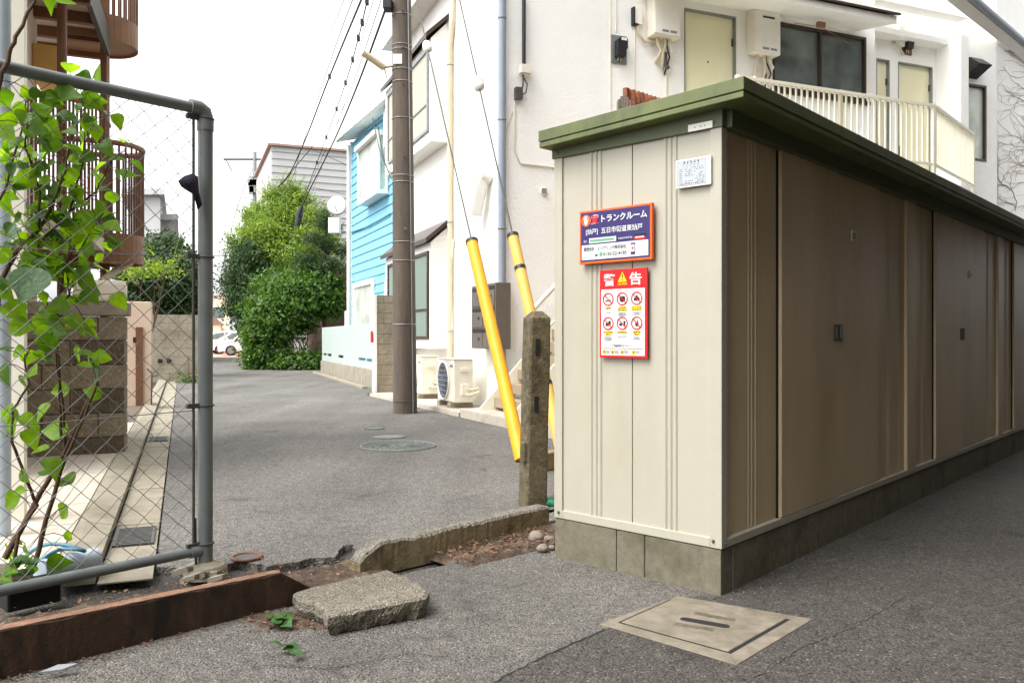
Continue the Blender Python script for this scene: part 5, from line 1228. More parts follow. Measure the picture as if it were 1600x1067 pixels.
# block pillar
b0 = G(584, 618); bz = zat(461, b0.y)
bp_ = thing('block_wall_pillar', 'short grey concrete block wall with a white edge board beside the utility pole', 'wall', b0, dE)
mb = MB(); bh = .195; n = int(bz / bh) + 1
for j in range(n):
    z0 = j * bh; z1 = min(bz, z0 + bh - .008)
    for i in range(5):
        a = i * .4 - (.2 if j % 2 else 0); b = a + .392; a = max(a, 0.06); b = min(b, 1.5)
        if b > a: mb.box(b0 + dE * a + UP * z0, dE * (b - a), dRoad * .12, UP * (z1 - z0))
mb.mi = 1; mb.box(b0 + dE * .065 + dRoad * .006, dE * 1.4, dRoad * .108, UP * (bz - .01)); mb.build('blocks', [m_cblock, m_grout], bp_)
mb = MB(); mb.box(b0 - dRoad * .02 - UP * .02, dE * .058, dRoad * .16, UP * (bz + .03)); mb.build('edge_board', m_whitep, bp_, .004)
mb = MB(); q = b0 - dRoad * .0 - dE * .02 + UP * 1.0; mb.box(q, -dE * .02, dRoad * .1, UP * .22); mb.build('red_plate', m_red, bp_)
# blue house
dB = V((-.4018, .9157, 0)); nB_ = V((-dB.y, dB.x, 0)); nBo = V((-.9157, -.4018, 0))
BO = g0 + gn * 1.0; tN, tF = hit(655, BO, dB), hit(551, BO, dB)
bpnt = lambda t, w_, z: BO + dB * t + nBo * w_ + UP * z
hb = thing('blue_house', 'sky blue clapboard house with white trim and a white bay window beyond the pole', 'house', bpnt(tF, 0, 0), dB)
def onH(px, py, w_=0.0):
    o = BO + nBo * w_; t = hit(px, o, dB); return t, zat(py, (o + dB * t).y)
ze, zn = onH(552, 222)[1], onH(612, 176)[1]
tn_ = onH(612, 170)[0]; ztop = lambda t: ze + (zn - ze) * (t - tF) / (tn_ - tF)
mb = MB(); z = -.1; bs = .235
while z < ze + .2:
    hi0, hi1 = min(z + bs, ztop(tF)), min(z + bs, ztop(tN))
    if hi0 - z > .02: mb.add([bpnt(tF, .030, z), bpnt(tN, .030, z), bpnt(tN, .004, hi1), bpnt(tF, .004, hi0)], [[0, 1, 2, 3]]); mb.add([bpnt(tF, .030, z), bpnt(tN, .030, z), bpnt(tN, .0, z), bpnt(tF, .0, z)], [[0, 1, 2, 3]])
    z += bs
mb.prism([bpnt(tF, 0, -.1), bpnt(tN, 0, -.1), bpnt(tN, 0, ztop(tN) - .05), bpnt(tF, 0, ztop(tF) - .05)], -nBo * 6)
mb.build('siding', m_blue, hb)
mb = MB(); mb.box(bpnt(tF - .02, .0, 0), dB * .14, nBo * .06, UP * (ze + .02)); mb.build('corner_trim', m_whitep, hb)
mb = MB(); mb.tube([bpnt(tF + .0, .12, .3), bpnt(tF, .12, ze - .1)], .05, 10); mb.build('downpipe', m_whitep, hb)
mb = MB(); e0, e1 = bpnt(tF + .3, .35, ztop(tF) + .05), bpnt(tN, .35, ztop(tN) + .05)
mb.prism([e0, e0 - nBo * 6.5 + UP * 1.6, e0 - nBo * 6.5 + UP * 1.8, e0 + UP * .2], e1 - e0); mb.prism([e0 + UP * -.02, e0 + UP * .14, e0 + nBo * .12 + UP * .14, e0 + nBo * .1], e1 - e0); mb.build('roof', m_whitep, hb)
def bayw(px0, px1, py0, py1, out):
    t0, z1 = onH(px0, py0, out); t1, z0 = onH(px1, py1, out)
    t0, t1 = max(t0, t1), min(t0, t1)
    mb = MB(); fw = .1
    mb.box(bpnt(t1, .03, z0), dB * (t0 - t1), nBo * (out - .03), UP * fw); mb.box(bpnt(t1, .03, z1 - fw * 1.2), dB * (t0 - t1), nBo * (out + .05), UP * fw * 1.2)
    for t in (t1, t0 - fw): mb.box(bpnt(t, out - .09, z0 + fw), dB * fw, nBo * .09, UP * (z1 - z0 - 2.2 * fw)); mb.box(bpnt(t, .03, z0 + fw), dB * fw * .6, nBo * .08, UP * (z1 - z0 - 2.2 * fw))
    f = mb.build('bay_window', m_whitep, hb, .01)
    mb = MB(); mb.box(bpnt(t1 + .03, .032, z0 + fw), dB * (t0 - t1 - .06), nBo * (out - .08), UP * (z1 - z0 - 2.2 * fw)); mb.build('pane', m_glassl, f)
bayw(558, 589, 232, 302, .32)
t0, z1 = onH(556, 443); t1, z0 = onH(587, 560)
mb = MB(); mb.box(bpnt(t1, .03, z0), dB * .12, nBo * .06, UP * (z1 - z0)); mb.box(bpnt(t0 - .12, .03, z0), dB * .12, nBo * .06, UP * (z1 - z0)); mb.box(bpnt(t1 + .12, .03, z1 - .14), dB * (t0 - t1 - .24), nBo * .058, UP * .14); dr = mb.build('door', m_whitep, hb)
mb = MB(); mb.box(bpnt(t1 + .12, .032, z0), dB * (t0 - t1 - .24), nBo * .012, UP * (z1 - z0 - .14)); mb.build('door_panel', m_glassl, dr)
t1, z0 = onH(612, 478, .1); mb = MB(); mb.box(bpnt(t1, .03, z0), dB * .4, nBo * .15, UP * .6); mb.build('meter_box', m_whitep, hb, .01)
t1, z0 = onH(612, 228, .1); mb = MB(); mb.box(bpnt(t1 - .2, .03, z0), dB * .5, nBo * .2, UP * .9); mb.build('awning_box', m_whitep, hb, .01)
mb = MB(); a_, b2 = onH(552, 363), onH(612, 335); mb.tube([bpnt(a_[0], .05, a_[1]), bpnt((a_[0] + b2[0]) / 2, .05, (a_[1] + b2[1]) / 2 - .06), bpnt(b2[0], .05, b2[1])], .02, 6); mb.build('conduit', m_hose, hb)
# wall behind, between the houses
q = P(520, 352, 26); mb = MB(); mb.box(q - V((.15, 0, .25)), (.35, 0, 0), (0, .3, 0), UP * .5); bx = solo(mb, 'wall_box', m_whitep, 'white equipment box high beside the blue house', 'equipment box', q, bevel=.02)
q = P(527, 322, 27.5); mb = MB(); mb.sm = True; mb.tube([q + V((0, -.1, 0)), q + V((0, -.04, 0)), q + V((0, .06, 0))], [.28, .33, .2], 22); mb.tube([q + V((.0, -.35, -.05)), q + V((.0, -.1, -.2))], .02, 6); solo(mb, 'satellite_dish', m_whitep, 'round white satellite dish beside the blue house corner', 'dish', q)
oh = thing('old_house', 'low old house with a brown eave half hidden between the tree and the blue house', 'house', P(535, 560, 29))
mb = MB(); q = P(505, 560, 29.5); mb.box(V((q.x, q.y, 0)), dE * 2.6, dRoad * 4, UP * zat(455, 29.5)); mb.build('wall', m_brownroof, oh)
mb = MB(); a = P(498, 452, 28.6); b = P(552, 415, 28.6); mb.prism([a, b, b + UP * .22, a + UP * .22], V((0, 5, .2))); mb.build('roof', m_redtrim, oh)
# grey sided house
Yg = 37.0; gh = P(424, 560, Yg); gh.z = 0; zg0, zg1 = zat(228, Yg), zat(238, 39)
ghs = thing('grey_house', 'tall pale grey clapboard house with a thin reddish roof edge behind the trees', 'house', gh, dE)
Lg = hit(566, gh, dE)
mb = MB(); z = 0; bs = .32
while z < zg0 - .05:
    mb.add([gh + dE * 0 - dRoad * .04 + UP * z, gh + dE * Lg - dRoad * .04 + UP * z, gh + dE * Lg + UP * min(z + bs, zg0), gh + UP * min(z + bs, zg0)], [[0, 1, 2, 3]])
    mb.add([gh - dRoad * .04 + UP * z, gh + dE * Lg - dRoad * .04 + UP * z, gh + dE * Lg + UP * z, gh + UP * z], [[0, 1, 2, 3]]); z += bs
mb.box(gh + dRoad * .002, dE * Lg, dRoad * 8, UP * (zg0 - .02)); mb.build('siding', m_greysid, ghs)
mb = MB(); mb.box(gh - dE * .15 - dRoad * .15 + UP * zg0, dE * (Lg + .2), dRoad * 8.3, UP * .1); mb.build('roof_edge', m_redtrim, ghs)
for i, t in enumerate((1.5, 4.2)): mb = MB(); mb.box(gh - dE * .05 + dRoad * t + UP * (zg0 - 3.4), dE * .04, dRoad * 1.2, UP * 1.9); mb.build('window', m_glassd, ghs)
mb = MB()
for t in (0, 2, 4): mb.tube([gh - dE * .9 + dRoad * t + UP * (zg0 - 4.4), gh - dE * .9 + dRoad * t + UP * (zg0 - 2.6)], .04, 6)
mb.tube([gh - dE * .9 + UP * (zg0 - 3.0), gh - dE * .9 + dRoad * 4 + UP * (zg0 - 3.0)], .035, 6); mb.box(gh - dE * 1.0 + UP * (zg0 - 4.6), dE * 1.0, dRoad * 4.2, UP * .15); mb.build('balcony', m_metal, ghs)
# ================================================================ trees
def cloud(mb, blobs, n, size, shell=.55, droop=0.0, asp=.55, clump=.75, spread=.17):
    vol = np.array([b[1].x * b[1].y * b[1].z for b in blobs]) ** .67; pick = rng.choice(len(blobs), n, p=vol / vol.sum())
    c = np.array([tuple(b[0]) for b in blobs])[pick]; r = np.array([tuple(b[1]) for b in blobs])[pick]
    d = rng.normal(size=(n, 3)); d /= np.linalg.norm(d, axis=1)[:, None]
    rad_ = shell + (1.08 - shell) * rng.random(n) ** .6
    # most leaves gather in clumps, with gaps between them and sprays past the outline
    nc = max(8, n // 45); ci = rng.integers(0, nc, n); own = rng.random(n) < clump; ci = np.where(own, ci, np.arange(n) % n)
    pick = np.where(own, pick[ci], pick); d = np.where(own[:, None], d[ci], d); rad_ = np.where(own, (shell + (1.3 - shell) * rng.random(n)[ci] ** .75), rad_); c = np.array([tuple(b[0]) for b in blobs])[pick]; r = np.array([tuple(b[1]) for b in blobs])[pick]
    ang = np.sin(d[:, 0] * 7 + pick * 1.7) * np.sin(d[:, 1] * 8 + pick) * np.sin(d[:, 2] * 6 + pick * .6)
    p = c + d * r * (rad_ * (1 + .22 * ang))[:, None]
    p = p + np.where(own[:, None], rng.normal(size=(n, 3)) * spread * np.array([1, 1, .6]), 0)
    nrm = d * .6 + rng.normal(size=(n, 3)) * .7 + np.array([0, 0, .35]); nrm /= np.linalg.norm(nrm, axis=1)[:, None]
    t = np.cross(nrm, rng.normal(size=(n, 3))); t /= np.linalg.norm(t, axis=1)[:, None]; t[:, 2] -= droop; b = np.cross(nrm, t)
    s = size * (.5 + rng.random(n))[:, None]
    vs = np.stack([p - t * s, p + b * s * asp + nrm * s * .12, p + t * s, p - b * s * asp + nrm * s * .12], 1).reshape(-1, 3)
    base = len(mb.v); mb.v += [tuple(x) for x in vs]; mb.f += [[base + 4 * i, base + 4 * i + 1, base + 4 * i + 2, base + 4 * i + 3] for i in range(n)]; mb.m += [mb.mi] * n; mb.s += [False] * n
def shoots(mb, blobs, n, length, size):
    vs = []
    for _ in range(n):
        c, r = rr.choice(blobs); d = V((rr.gauss(0, 1), rr.gauss(0, 1), abs(rr.gauss(.5, .7)))).normalized()
        p = c + V((d.x * r.x, d.y * r.y, d.z * r.z)) * .9; q = (d * .7 + V((rr.uniform(-.3, .3), rr.uniform(-.3, .3), rr.uniform(.2, 1)))).normalized(); L = length * rr.uniform(.4, 1.2)
        mb.tube([p, p + q * L * .95], .006, 3, False)
        for i in range(16):
            t = i / 15; a = q.orthogonal().normalized(); a.rotate(Matrix.Rotation(rr.uniform(0, 6.28), 3, q)); o = p + q * L * t; s = size * rr.uniform(.7, 1.4) * (1.2 - .6 * t)
            e = (a + q * .6 + V((0, 0, -.15))).normalized(); b = e.cross(q).normalized() * .4
            mb.quad(o, o + (e + b) * s, o + e * s * 2.1, o + (e - b) * s)
def blob(px, py, Y, rx, ry, dep=None):
    k = Y / F; return (P(px, py, Y), V((rx * k, (dep or (rx + ry) / 2) * k, ry * k)))
def trunk(root, pts, r, limbs, m=None):
    mb = MB(); mb.tube(pts, [r * (1 - .6 * i / (len(pts) - 1)) for i in range(len(pts))], 10)
    for a, b in limbs: mb.tube([a, a.lerp(b, .5) + V((rr.uniform(-.2, .2), rr.uniform(-.2, .2), .15)), b], [r * .45, r * .3, r * .12], 6)
    mb.build('trunk', m or m_bark, root)
def tree(name, label, cat, base, blobs, n, size, m, r=.14, droop=0, shell=.5, asp=.55, nshoot=40):
    t = thing(name, label, cat, base)
    top = max((b[0] for b in blobs), key=lambda q: q.z)
    mid = base.lerp(V((top.x, top.y, top.z)), .5)
    trunk(t, [base, base + UP * .6, mid, top], r, [(base.lerp(top, .3 + .5 * i / max(1, len(blobs))), b[0]) for i, b in enumerate(blobs)])
    mb = MB(); cloud(mb, blobs, n, size, shell, droop, asp); shoots(mb, blobs, nshoot, .75, size); mb.build('crown', m, t)
    return t
tree('leafy_tree', 'bright light green broad leafed tree rising behind the dark conifer', 'tree', G(445, 572.5),
     [blob(455, 385, 31.5, 58, 50), blob(420, 365, 31.5, 34, 36), blob(470, 345, 32, 38, 34), blob(445, 325, 32, 22, 20), blob(500, 395, 31.5, 26, 40), blob(402, 376, 32, 26, 26), blob(452, 440, 31, 42, 46), blob(490, 430, 31, 45, 40), blob(470, 318, 32, 8, 14), blob(412, 338, 32, 14, 14), blob(390, 348, 32, 9, 15), blob(440, 308, 32, 8, 12), blob(492, 352, 32, 11, 16), blob(364, 388, 32, 9, 12), blob(425, 316, 32, 7, 12), blob(458, 303, 32, 5, 8)], 36000, .062, m_leaflight, .18, 0, .4, .42, 420)
tree('dark_conifer', 'dark green dense conifer at the road edge left of the light green tree', 'tree', G(388, 568),
     [blob(392, 425, 30.5, 28, 46), blob(380, 472, 30.5, 24, 34), blob(372, 448, 30.5, 16, 18), blob(408, 510, 30, 28, 46), blob(412, 550, 30, 18, 18), blob(388, 478, 30.5, 16, 12), blob(405, 470, 30, 32, 44), blob(388, 402, 30.5, 18, 18), blob(374, 425, 30.5, 15, 14)], 40000, .055, m_leafdark, .2, .3, .35, .4, 160)
tree('broadleaf_bush', 'round glossy broadleaf bush overhanging the road in front of the conifer', 'bush', G(455, 577),
     [blob(430, 490, 28, 40, 32), blob(470, 465, 28, 42, 28), blob(500, 455, 28, 30, 26), blob(415, 530, 28, 26, 32), blob(440, 455, 28.5, 38, 24), blob(410, 560, 28, 22, 16), blob(505, 480, 28, 24, 14), blob(455, 500, 28.5, 30, 20), blob(430, 555, 28, 14, 16), blob(520, 460, 28, 14, 14)], 33000, .07, m_leafmid, .08, 0, .5, .55, 200)
tree('ground_ivy_bush', 'low dark leafy clump at the foot of the bush beside the garden wall', 'bush', G(470, 577), [blob(470, 568, 27.6, 26, 10), blob(445, 570, 27.6, 16, 9), blob(486, 566, 27.6, 10, 12)], 5200, .075, m_leafmid, .03, 0, .5, .55, 8)
t = thing('bare_branches', 'tangle of bare grey branches in the dark hollow under the bush', 'branches', G(470, 577))
mb = MB()
for i in range(26):
    a = P(rr.uniform(445, 492), rr.uniform(545, 565), 28.2); pts = [a]; d = V((rr.uniform(-1, 1), rr.uniform(-.3, .3), rr.uniform(-.1, .9))).normalized()
    for k in range(6): d = (d + V((rr.uniform(-.6, .6), rr.uniform(-.4, .4), rr.uniform(-.5, .5)))).normalized(); pts.append(pts[-1] + d * .22)
    mb.tube(pts, [.028, .024, .02, .017, .014, .011, .008], 5)
mb.build('branch', m_barkl, t)
pine = thing('pine_tree', 'small dark pine with upright shoots between the light tree and the blue house', 'tree', G(505, 576))
b = V((G(505, 576).x, G(505, 576).y, 0)); trunk(pine, [b, P(508, 470, 28.2), P(508, 400, 28.2), P(511, 330, 28.2)], .09, [(P(508, 410, 28.2), P(480, 405, 28)), (P(508, 400, 28.2), P(536, 392, 28)), (P(508, 380, 28.2), P(488, 372, 28)), (P(509, 365, 28.2), P(528, 358, 28)), (P(508, 420, 28.2), P(470, 418, 28))])
mb = MB(); cloud(mb, [blob(480, 404, 28, 15, 8), blob(534, 392, 28, 13, 8), blob(490, 372, 28, 10, 8), blob(526, 358, 28, 9, 7), blob(510, 345, 28, 7, 14), blob(508, 415, 28, 24, 9), blob(470, 418, 28, 14, 7), blob(510, 385, 28, 14, 8)], 7000, .10, .3, -.3, .09); mb.build('crown', m_leafdark, pine)
# bushes beyond the left block wall
tree('garden_tree', 'dark green garden tree above the far block wall seen through the fence', 'tree', P(250, 560, 23) * V((1, 1, 0)).x if False else V((P(250, 560, 23).x, 23, 0)),
     [blob(250, 440, 22.5, 42, 40), blob(220, 430, 22.5, 26, 34), blob(285, 445, 22.5, 28, 36), blob(255, 395, 23, 30, 22), blob(235, 470, 22.5, 34, 24), blob(285, 478, 22.5, 28, 18)], 30000, .055, m_leafdark, .12)
tree('pale_sapling', 'pale yellow green sapling branch in front of the dark garden tree', 'tree', V((P(215, 560, 17).x, 17, 0)), [blob(245, 422, 17, 16, 5), blob(225, 425, 17, 14, 5), blob(262, 418, 17, 9, 5), blob(205, 420, 17, 10, 8)], 900, .035, m_leaflight, .03, 0, .5, .55, 10)
# ================================================================ far things
def poleline(name, label, base, top_z, r, cat='utility pole'):
    t = thing(name, label, cat, base); mb = MB(); mb.tube([base, base + UP * top_z], [r, r * .7], 14); mb.build('shaft', m_metal, t); return t
fb = V((P(398, 560, 46).x, 46, 0)); fp = poleline('utility_pole', 'distant grey utility pole with a crossarm far down the alley', fb, zat(238, 46), .16)
mb = MB(); z = zat(251, 46); mb.box(fb + V((-1.75, -.1, z)), (2.2, 0, 0), (0, .1, 0), UP * .1); mb.tube([fb + V((-1.6, 0, z)), fb + V((-1.3, 0, z - .6))], .03, 5); mb.build('crossarm', m_darkmetal, fp)
mb = MB()
for k in range(10): mb.cbox(fb + V((rr.uniform(-.2, .2), -.2, zat(rr.uniform(255, 300), 46))), (.25, 0, 0), (0, .2, 0), UP * .35)
mb.build('fittings', m_metal, fp)['kind'] = 'stuff'
fb2 = V((P(352, 560, 75).x, 75, 0)); fp2 = poleline('utility_pole', 'faint pole standing farthest down the alley above the parked cars', fb2, 9, .14)
mb = MB()
for z in (8.6, 7.6, 6.2): mb.box(fb2 + V((-1.2, 0, z)), (2.4, 0, 0), (0, .1, 0), UP * .1)
mb.build('crossarm', m_metal, fp2)
def house(name, label, px0, px1, ytop, Y, m, roof=None, windows=()):
    a = P(px0, 560, Y); a.z = 0; W_ = (px1 - px0) * Y / F; z1 = zat(ytop, Y); t = thing(name, label, 'building', a)
    mb = MB(); mb.box(a, (W_, 0, 0), dRoad * 8, UP * z1); mb.build('wall', m, t)
    mb = MB(); mb.box(a + V((-.3, -.3, z1)), (W_ + .6, 0, 0), dRoad * 8.6, UP * .25) if roof is None else mb.prism([a + V((-.4, -.3, z1)), a + V((W_ + .4, -.3, z1)), a + V((W_ / 2, -.3, z1 + roof))], dRoad * 8.6); mb.build('roof', m_brownroof if roof else m_greysid, t)
    for (x, zz, ww, hh) in windows: mb = MB(); mb.box(a + V((x * W_, -.05, zz)), (ww, 0, 0), (0, .06, 0), UP * hh); mb.build('window', m_glassd, t)
    return t
house('cream_house', 'pale cream house beyond the parked cars at the end of the alley', 318, 357, 462, 62, m_farcream, None, [(.3, 2.6, 1.0, .8)])
house('small_brown_house', 'small brown roofed house low beyond the parked cars', 305, 345, 508, 58, m_farcream, 1.0, [])
house('white_block', 'faint white building at the far end of the alley right of the cream house', 356, 400, 470, 90, m_greysid, None, [(.3, 3, 1.2, 1)])
house('grey_block', 'grey siding building with ledges seen through the fence beside the stairs', 205, 250, 306, 34, m_greysid, None, [(.35, 3.5, .8, 1.6), (.1, 3.2, .4, 2.2)])
house('stepped_grey_block', 'lower pale grey building stepping down to the right behind the fence mesh', 250, 272, 345, 36, m_greysid, None, [])
def car(base, x, label, grp='white cars parked at the end of the alley'):
    t = thing('parked_car', label, 'car', base, x, grp); d = V(x).normalized(); s = V((-d.y, d.x, 0))
    q = lambda a, b, c: base + d * a + s * b + UP * c
    side = [(-1.95, .25), (-2.0, .55), (-1.9, .85), (-1.2, .95), (-.55, 1.42), (.1, 1.52), (1.2, 1.5), (1.75, 1.1), (1.98, .95), (2.0, .4), (1.9, .25)]
    mb = MB(); vs = []; ins = lambda z: .86 - max(0, z - .9) * .28
    for b in (-1, 1): vs += [q(a, b * ins(z), z) for a, z in side]
    n = len(side); mb.add(vs, [list(range(n)), list(range(n, 2 * n))[::-1]] + [[i, n + i, n + (i + 1) % n, (i + 1) % n] for i in range(n)], False); mb.build('body', m_carw, t, .06)
    mb = MB()
    for b in (-1, 1):
        for pts in ([(-1.0, 1.0), (-.5, 1.36), (.12, 1.44), (.12, 1.0)], [(.2, 1.0), (.2, 1.44), (1.1, 1.42), (1.5, 1.05)]): mb.prism([q(a, b * (ins(z) + .004), z) for a, z in pts], s * b * .01)
    mb.add([q(-1.14, .66, .99), q(-1.14, -.66, .99), q(-.6, -.62, 1.40), q(-.6, .62, 1.40)], [[0, 1, 2, 3]]); mb.build('window', m_glassd, t)
    for a in (-1.25, 1.3):
        for b in (-1, 1):
            mb = MB(); mb.tube([q(a, b * .70, .31), q(a, b * .875, .31)], .31, 20); wh = mb.build('wheel', m_tyre, t); mb = MB(); mb.tube([q(a, b * .876, .31), q(a, b * .885, .31)], .2, 16); mb.build('rim', m_metal, wh)
    for b in (-.62, .62): mb = MB(); mb.ball(q(-1.93, b, .72), (.08, .2, .1), 10, 6); mb.build('headlight', m_plaque, t)
    mb = MB(); mb.box(q(-2.01, -.5, .35), s * 1.0, d * .05, UP * .15); mb.build('grille', m_black, t)
    for b in (-1, 1): mb = MB(); mb.ball(q(-.8, b * .95, 1.0), (.08, .1, .06), 8, 5); mb.build('mirror', m_carw, t)
car(V((P(396, 555, 49.5).x, 49.5, 0)), V((.95, .25, 0)), 'white parked car half hidden by the conifer, nearest to the road')
car(V((P(372, 553, 53.5).x, 53.5, 0)), V((.9, .45, 0)), 'white parked car in full view left of the half hidden one')
car(V((P(345, 553, 57).x, 57, 0)), V((.9, .45, 0)), 'white parked car mostly behind the fence post')
mb = MB(); a = P(300, 560, 47); mb.prism([V((-30, 45.5, 0.0)), V((-14.5, 44.5, 0.0)), V((-14.5, 66, 0.0)), V((-34, 66, 0.0))], UP * .004); struct(mb, 'parking_area', m_redground)
# ================================================================ overhead wires
def sagline(name, label, pts, r, m=None, grp='overhead wires along the alley', clip=0):
    p3 = [P(*p) for p in pts]; out = []
    for i in range(len(p3) - 1):
        for j in range(6):
            t = j / 6; a, b, c, d = p3[max(i - 1, 0)], p3[i], p3[i + 1], p3[min(i + 2, len(p3) - 1)]
            out.append(.5 * ((2 * b) + (c - a) * t + (2 * a - 5 * b + 4 * c - d) * t * t + (3 * b - a - 3 * c + d) * t ** 3))
    out.append(p3[-1]); mb = MB(); mb.tube(out, r * .72, 6)
    for k in range(clip): i = int(len(out) * (k + .5) / clip); mb.cbox(out[i], V((.05, 0, 0)), V((0, .12, 0)), UP * .1)
    solo(mb, name, m or m_rubber, label, 'cable', p3[0], None, grp)
L = 'overhead_cable'
sagline(L, 'thick black cable, leftmost of the steep bundle above the trees', [(568, -8, 14), (515, 120, 20), (470, 235, 26), (440, 287, 31), (390, 330, 44)], .028, clip=2)
sagline(L, 'black cable ending in the dark splice above the light green tree', [(606, 5, 12.5), (560, 130, 17), (522, 220, 22), (480, 305, 27), (466, 340, 29)], .028)
sagline(L, 'cable carrying small clamps, between the two thick black ones', [(575, -5, 13.5), (560, 60, 16), (540, 130, 20), (510, 215, 25), (470, 322, 29)], .016, clip=9)
sagline(L, 'thin cable just right of the leftmost thick cable', [(553, -5, 15), (520, 85, 20), (470, 235, 28), (452, 287, 32), (415, 330, 44)], .013)
sagline(L, 'thin cable in front of the grey house sloping to its left corner', [(488, 230, 28), (464, 258, 30), (440, 290, 33), (412, 325, 42)], .022)
sagline(L, 'thin wire from the grey house front to the blue house', [(487, 234, 30), (515, 246, 28), (546, 260, 25)], .018)
sagline(L, 'lower thin wire from the grey house front to the dish', [(440, 280, 32), (490, 293, 30), (540, 304, 27)], .014)
sagline(L, 'sagging looped cable running behind the utility pole past the blue bay window', [(590, 195, 16), (598, 240, 15), (607, 270, 13), (612, 279, 12)], .014)
sagline(L, 'second looped cable beside the pole, a little above the first', [(582, 185, 16), (592, 230, 15), (604, 262, 13), (613, 272, 12)], .012)
sagline(L, 'cable from the splice over the tree down to the left', [(466, 345, 29), (452, 360, 31), (440, 376, 34)], .03)
sagline(L, 'thin wires drooping from the splice toward the blue house', [(470, 330, 29), (485, 372, 28), (505, 395, 27), (540, 412, 25)], .013)
sagline(L, 'faint pale cable high in the white sky', [(495, -6, 30), (482, 60, 36), (462, 130, 44)], .012, m_faint)
sagline(L, 'second faint pale cable high in the white sky, to the right', [(503, -6, 30), (488, 60, 36), (466, 130, 44)], .012, m_faint)
sagline(L, 'pale wire crossing the sky behind the brown stairs, upper', [(168, 84, 16), (250, 55, 22), (335, -2, 28)], .009, m_faint)
sagline(L, 'pale wire crossing the sky behind the brown stairs, lower', [(60, 88, 14), (200, 82, 18), (310, 70, 24)], .009, m_faint)
sagline(L, 'thin wire on the distant pole sagging toward the left', [(396, 262, 46), (372, 320, 52), (352, 400, 66), (345, 430, 75)], .03)
sagline(L, 'second thin wire from the distant pole to the farthest pole', [(360, 251, 46), (345, 300, 55), (338, 350, 75)], .02, m_faint)
sagline(L, 'thin cable far left of the bundle, sloping from the frame top to the distant pole', [(540, -6, 16), (500, 92, 22), (452, 205, 32), (402, 262, 45)], .010)
sagline(L, 'thin cable just left of the dark splice cable', [(597, -4, 12.8), (552, 130, 17), (514, 222, 22), (474, 310, 28)], .010)
sagline(L, 'thin pale cable right of the clamp carrying one', [(585, -4, 13), (566, 60, 16), (548, 130, 20), (520, 215, 25), (488, 300, 29)], .010, m_faint)
sp = P(467, 338, 29); mb = MB(); mb.tube([P(471, 322, 29), P(468, 335, 29), P(465, 352, 29)], [.06, .13, .09], 10); solo(mb, 'cable_splice', m_rubber, 'dark thick cable splice hanging above the light green tree', 'cable splice', sp)
# ================================================================ left side
# building with stairs
Wl0 = P(14, 527, 6.9); Wl0.z = 0
lb = thing('left_building', 'pinkish sided building at the left edge behind the shrub', 'building', Wl0, dRoad)
lenL = hit(58, Wl0, dRoad)
mb = MB(); mb.box(Wl0 - dRoad * 1.2, dRoad * (lenL + 1.2), -dE * 3, UP * 7.5); mb.build('wall', m_leftwall, lb)
yb = Wl0 + dRoad * (lenL - .3) + UP * 0; mb = MB(); z0, z1 = zat(110, yb.y), zat(67, yb.y); mb.box(V((yb.x, yb.y, z0)), dE * .22, dRoad * .5, UP * (z1 - z0)); mb.box(V((yb.x, yb.y, z0 - .06)) - dRoad * .03, dE * .26, dRoad * .56, UP * .06); mb.build('window_box', m_yellowwall, lb, .01)
mb = MB(); q = onF(2, 527, 1.2); q.z = 0; mb.tube([q, q + UP * 5], .045, 18); mb.build('downpipe', m_pvc, lb)
mb = MB(); q = onF(15, 527, 1.5); q.z = 0; mb.box(q, dE * .07, dRoad * .1, UP * 5); mb.build('corner_board', m_offw, lb)
Ys = 8.4
es = thing('outdoor_stairs', 'brown steel outdoor staircase with rounded landings left of the alley', 'stairs', V((P(130, 527, Ys).x, Ys, 0)), dE)
def landing(name, zt, zb_, pxl, pxr, Yf, depth, beams):
    a = P(pxl, 527, Yf); a.z = zb_; b = hit(pxr, a, dE); L = b
    mb = MB(); mb.box(a + UP * .05, dE * L, -dRoad * depth, UP * (zt - zb_ - .05)); ld = mb.build('landing', m_under, es)
    for i in range(beams):
        mb = MB(); mb.box(a - dRoad * (depth * i / max(1, beams - 1)) - UP * .06, dE * L, -dRoad * .07, UP * .108); mb.build('beam', m_brownw, ld)
    mb = MB(); c = a + dE * L - dRoad * .34; n = 16; r = .34
    arc = [c + dE * r * math.cos(t) + dRoad * r * math.sin(t) for t in [-math.pi / 2 + math.pi * i / n for i in range(n + 1)]]
    arc = [a + dE * (L * .55) - dRoad * .68] + arc + [a + dE * (L * .55)]
    h = zt - zb_ + .05
    for p, q in zip(arc, arc[1:]):
        d = (q - p); nn = V((d.y, -d.x, 0)).normalized(); mb.box(p - UP * .03, d, nn * .012, UP * h)
    mb.prism([p + UP * .0 for p in arc], UP * .02); mb.build('rounded_fascia', m_brownl, ld)
    return a, L, arc, c
zu = zat(72, 9.0); a, L, arc, c = landing('upper', zu + .22, zu, 36, 166, 9.0, 2.2, 5)
def rail(arc, z0, hgt, every=1):
    mb = MB(); mb.tube([p + UP * (z0 + hgt) - UP * p.z for p in arc], .028, 8); rl = mb.build('railing', m_brownl, es)
    pts = []
    for p, q in zip(arc, arc[1:]):
        k = max(1, int((q - p).length / .11)); pts += [p.lerp(q, i / k) for i in range(k)]
    for p in pts[::every]: mb = MB(); mb.tube([V((p.x, p.y, z0)), V((p.x, p.y, z0 + hgt))], .011, 6); mb.build('baluster', m_brownw, rl)
rail(arc, zu + .2, 1.1)
zl = zat(408, 8.4); a2_, L2, arc2, c2 = landing('lower', zl + .24, zl, 20, 172, 8.4, 1.7, 3)
rail(arc2, zl + .22, .95)
a3 = P(22, 527, 7.2); a3.z = 0; b3 = P(150, 527, 7.6); b3.z = 0
b4 = P(163, 527, 7.9); b4.z = 0
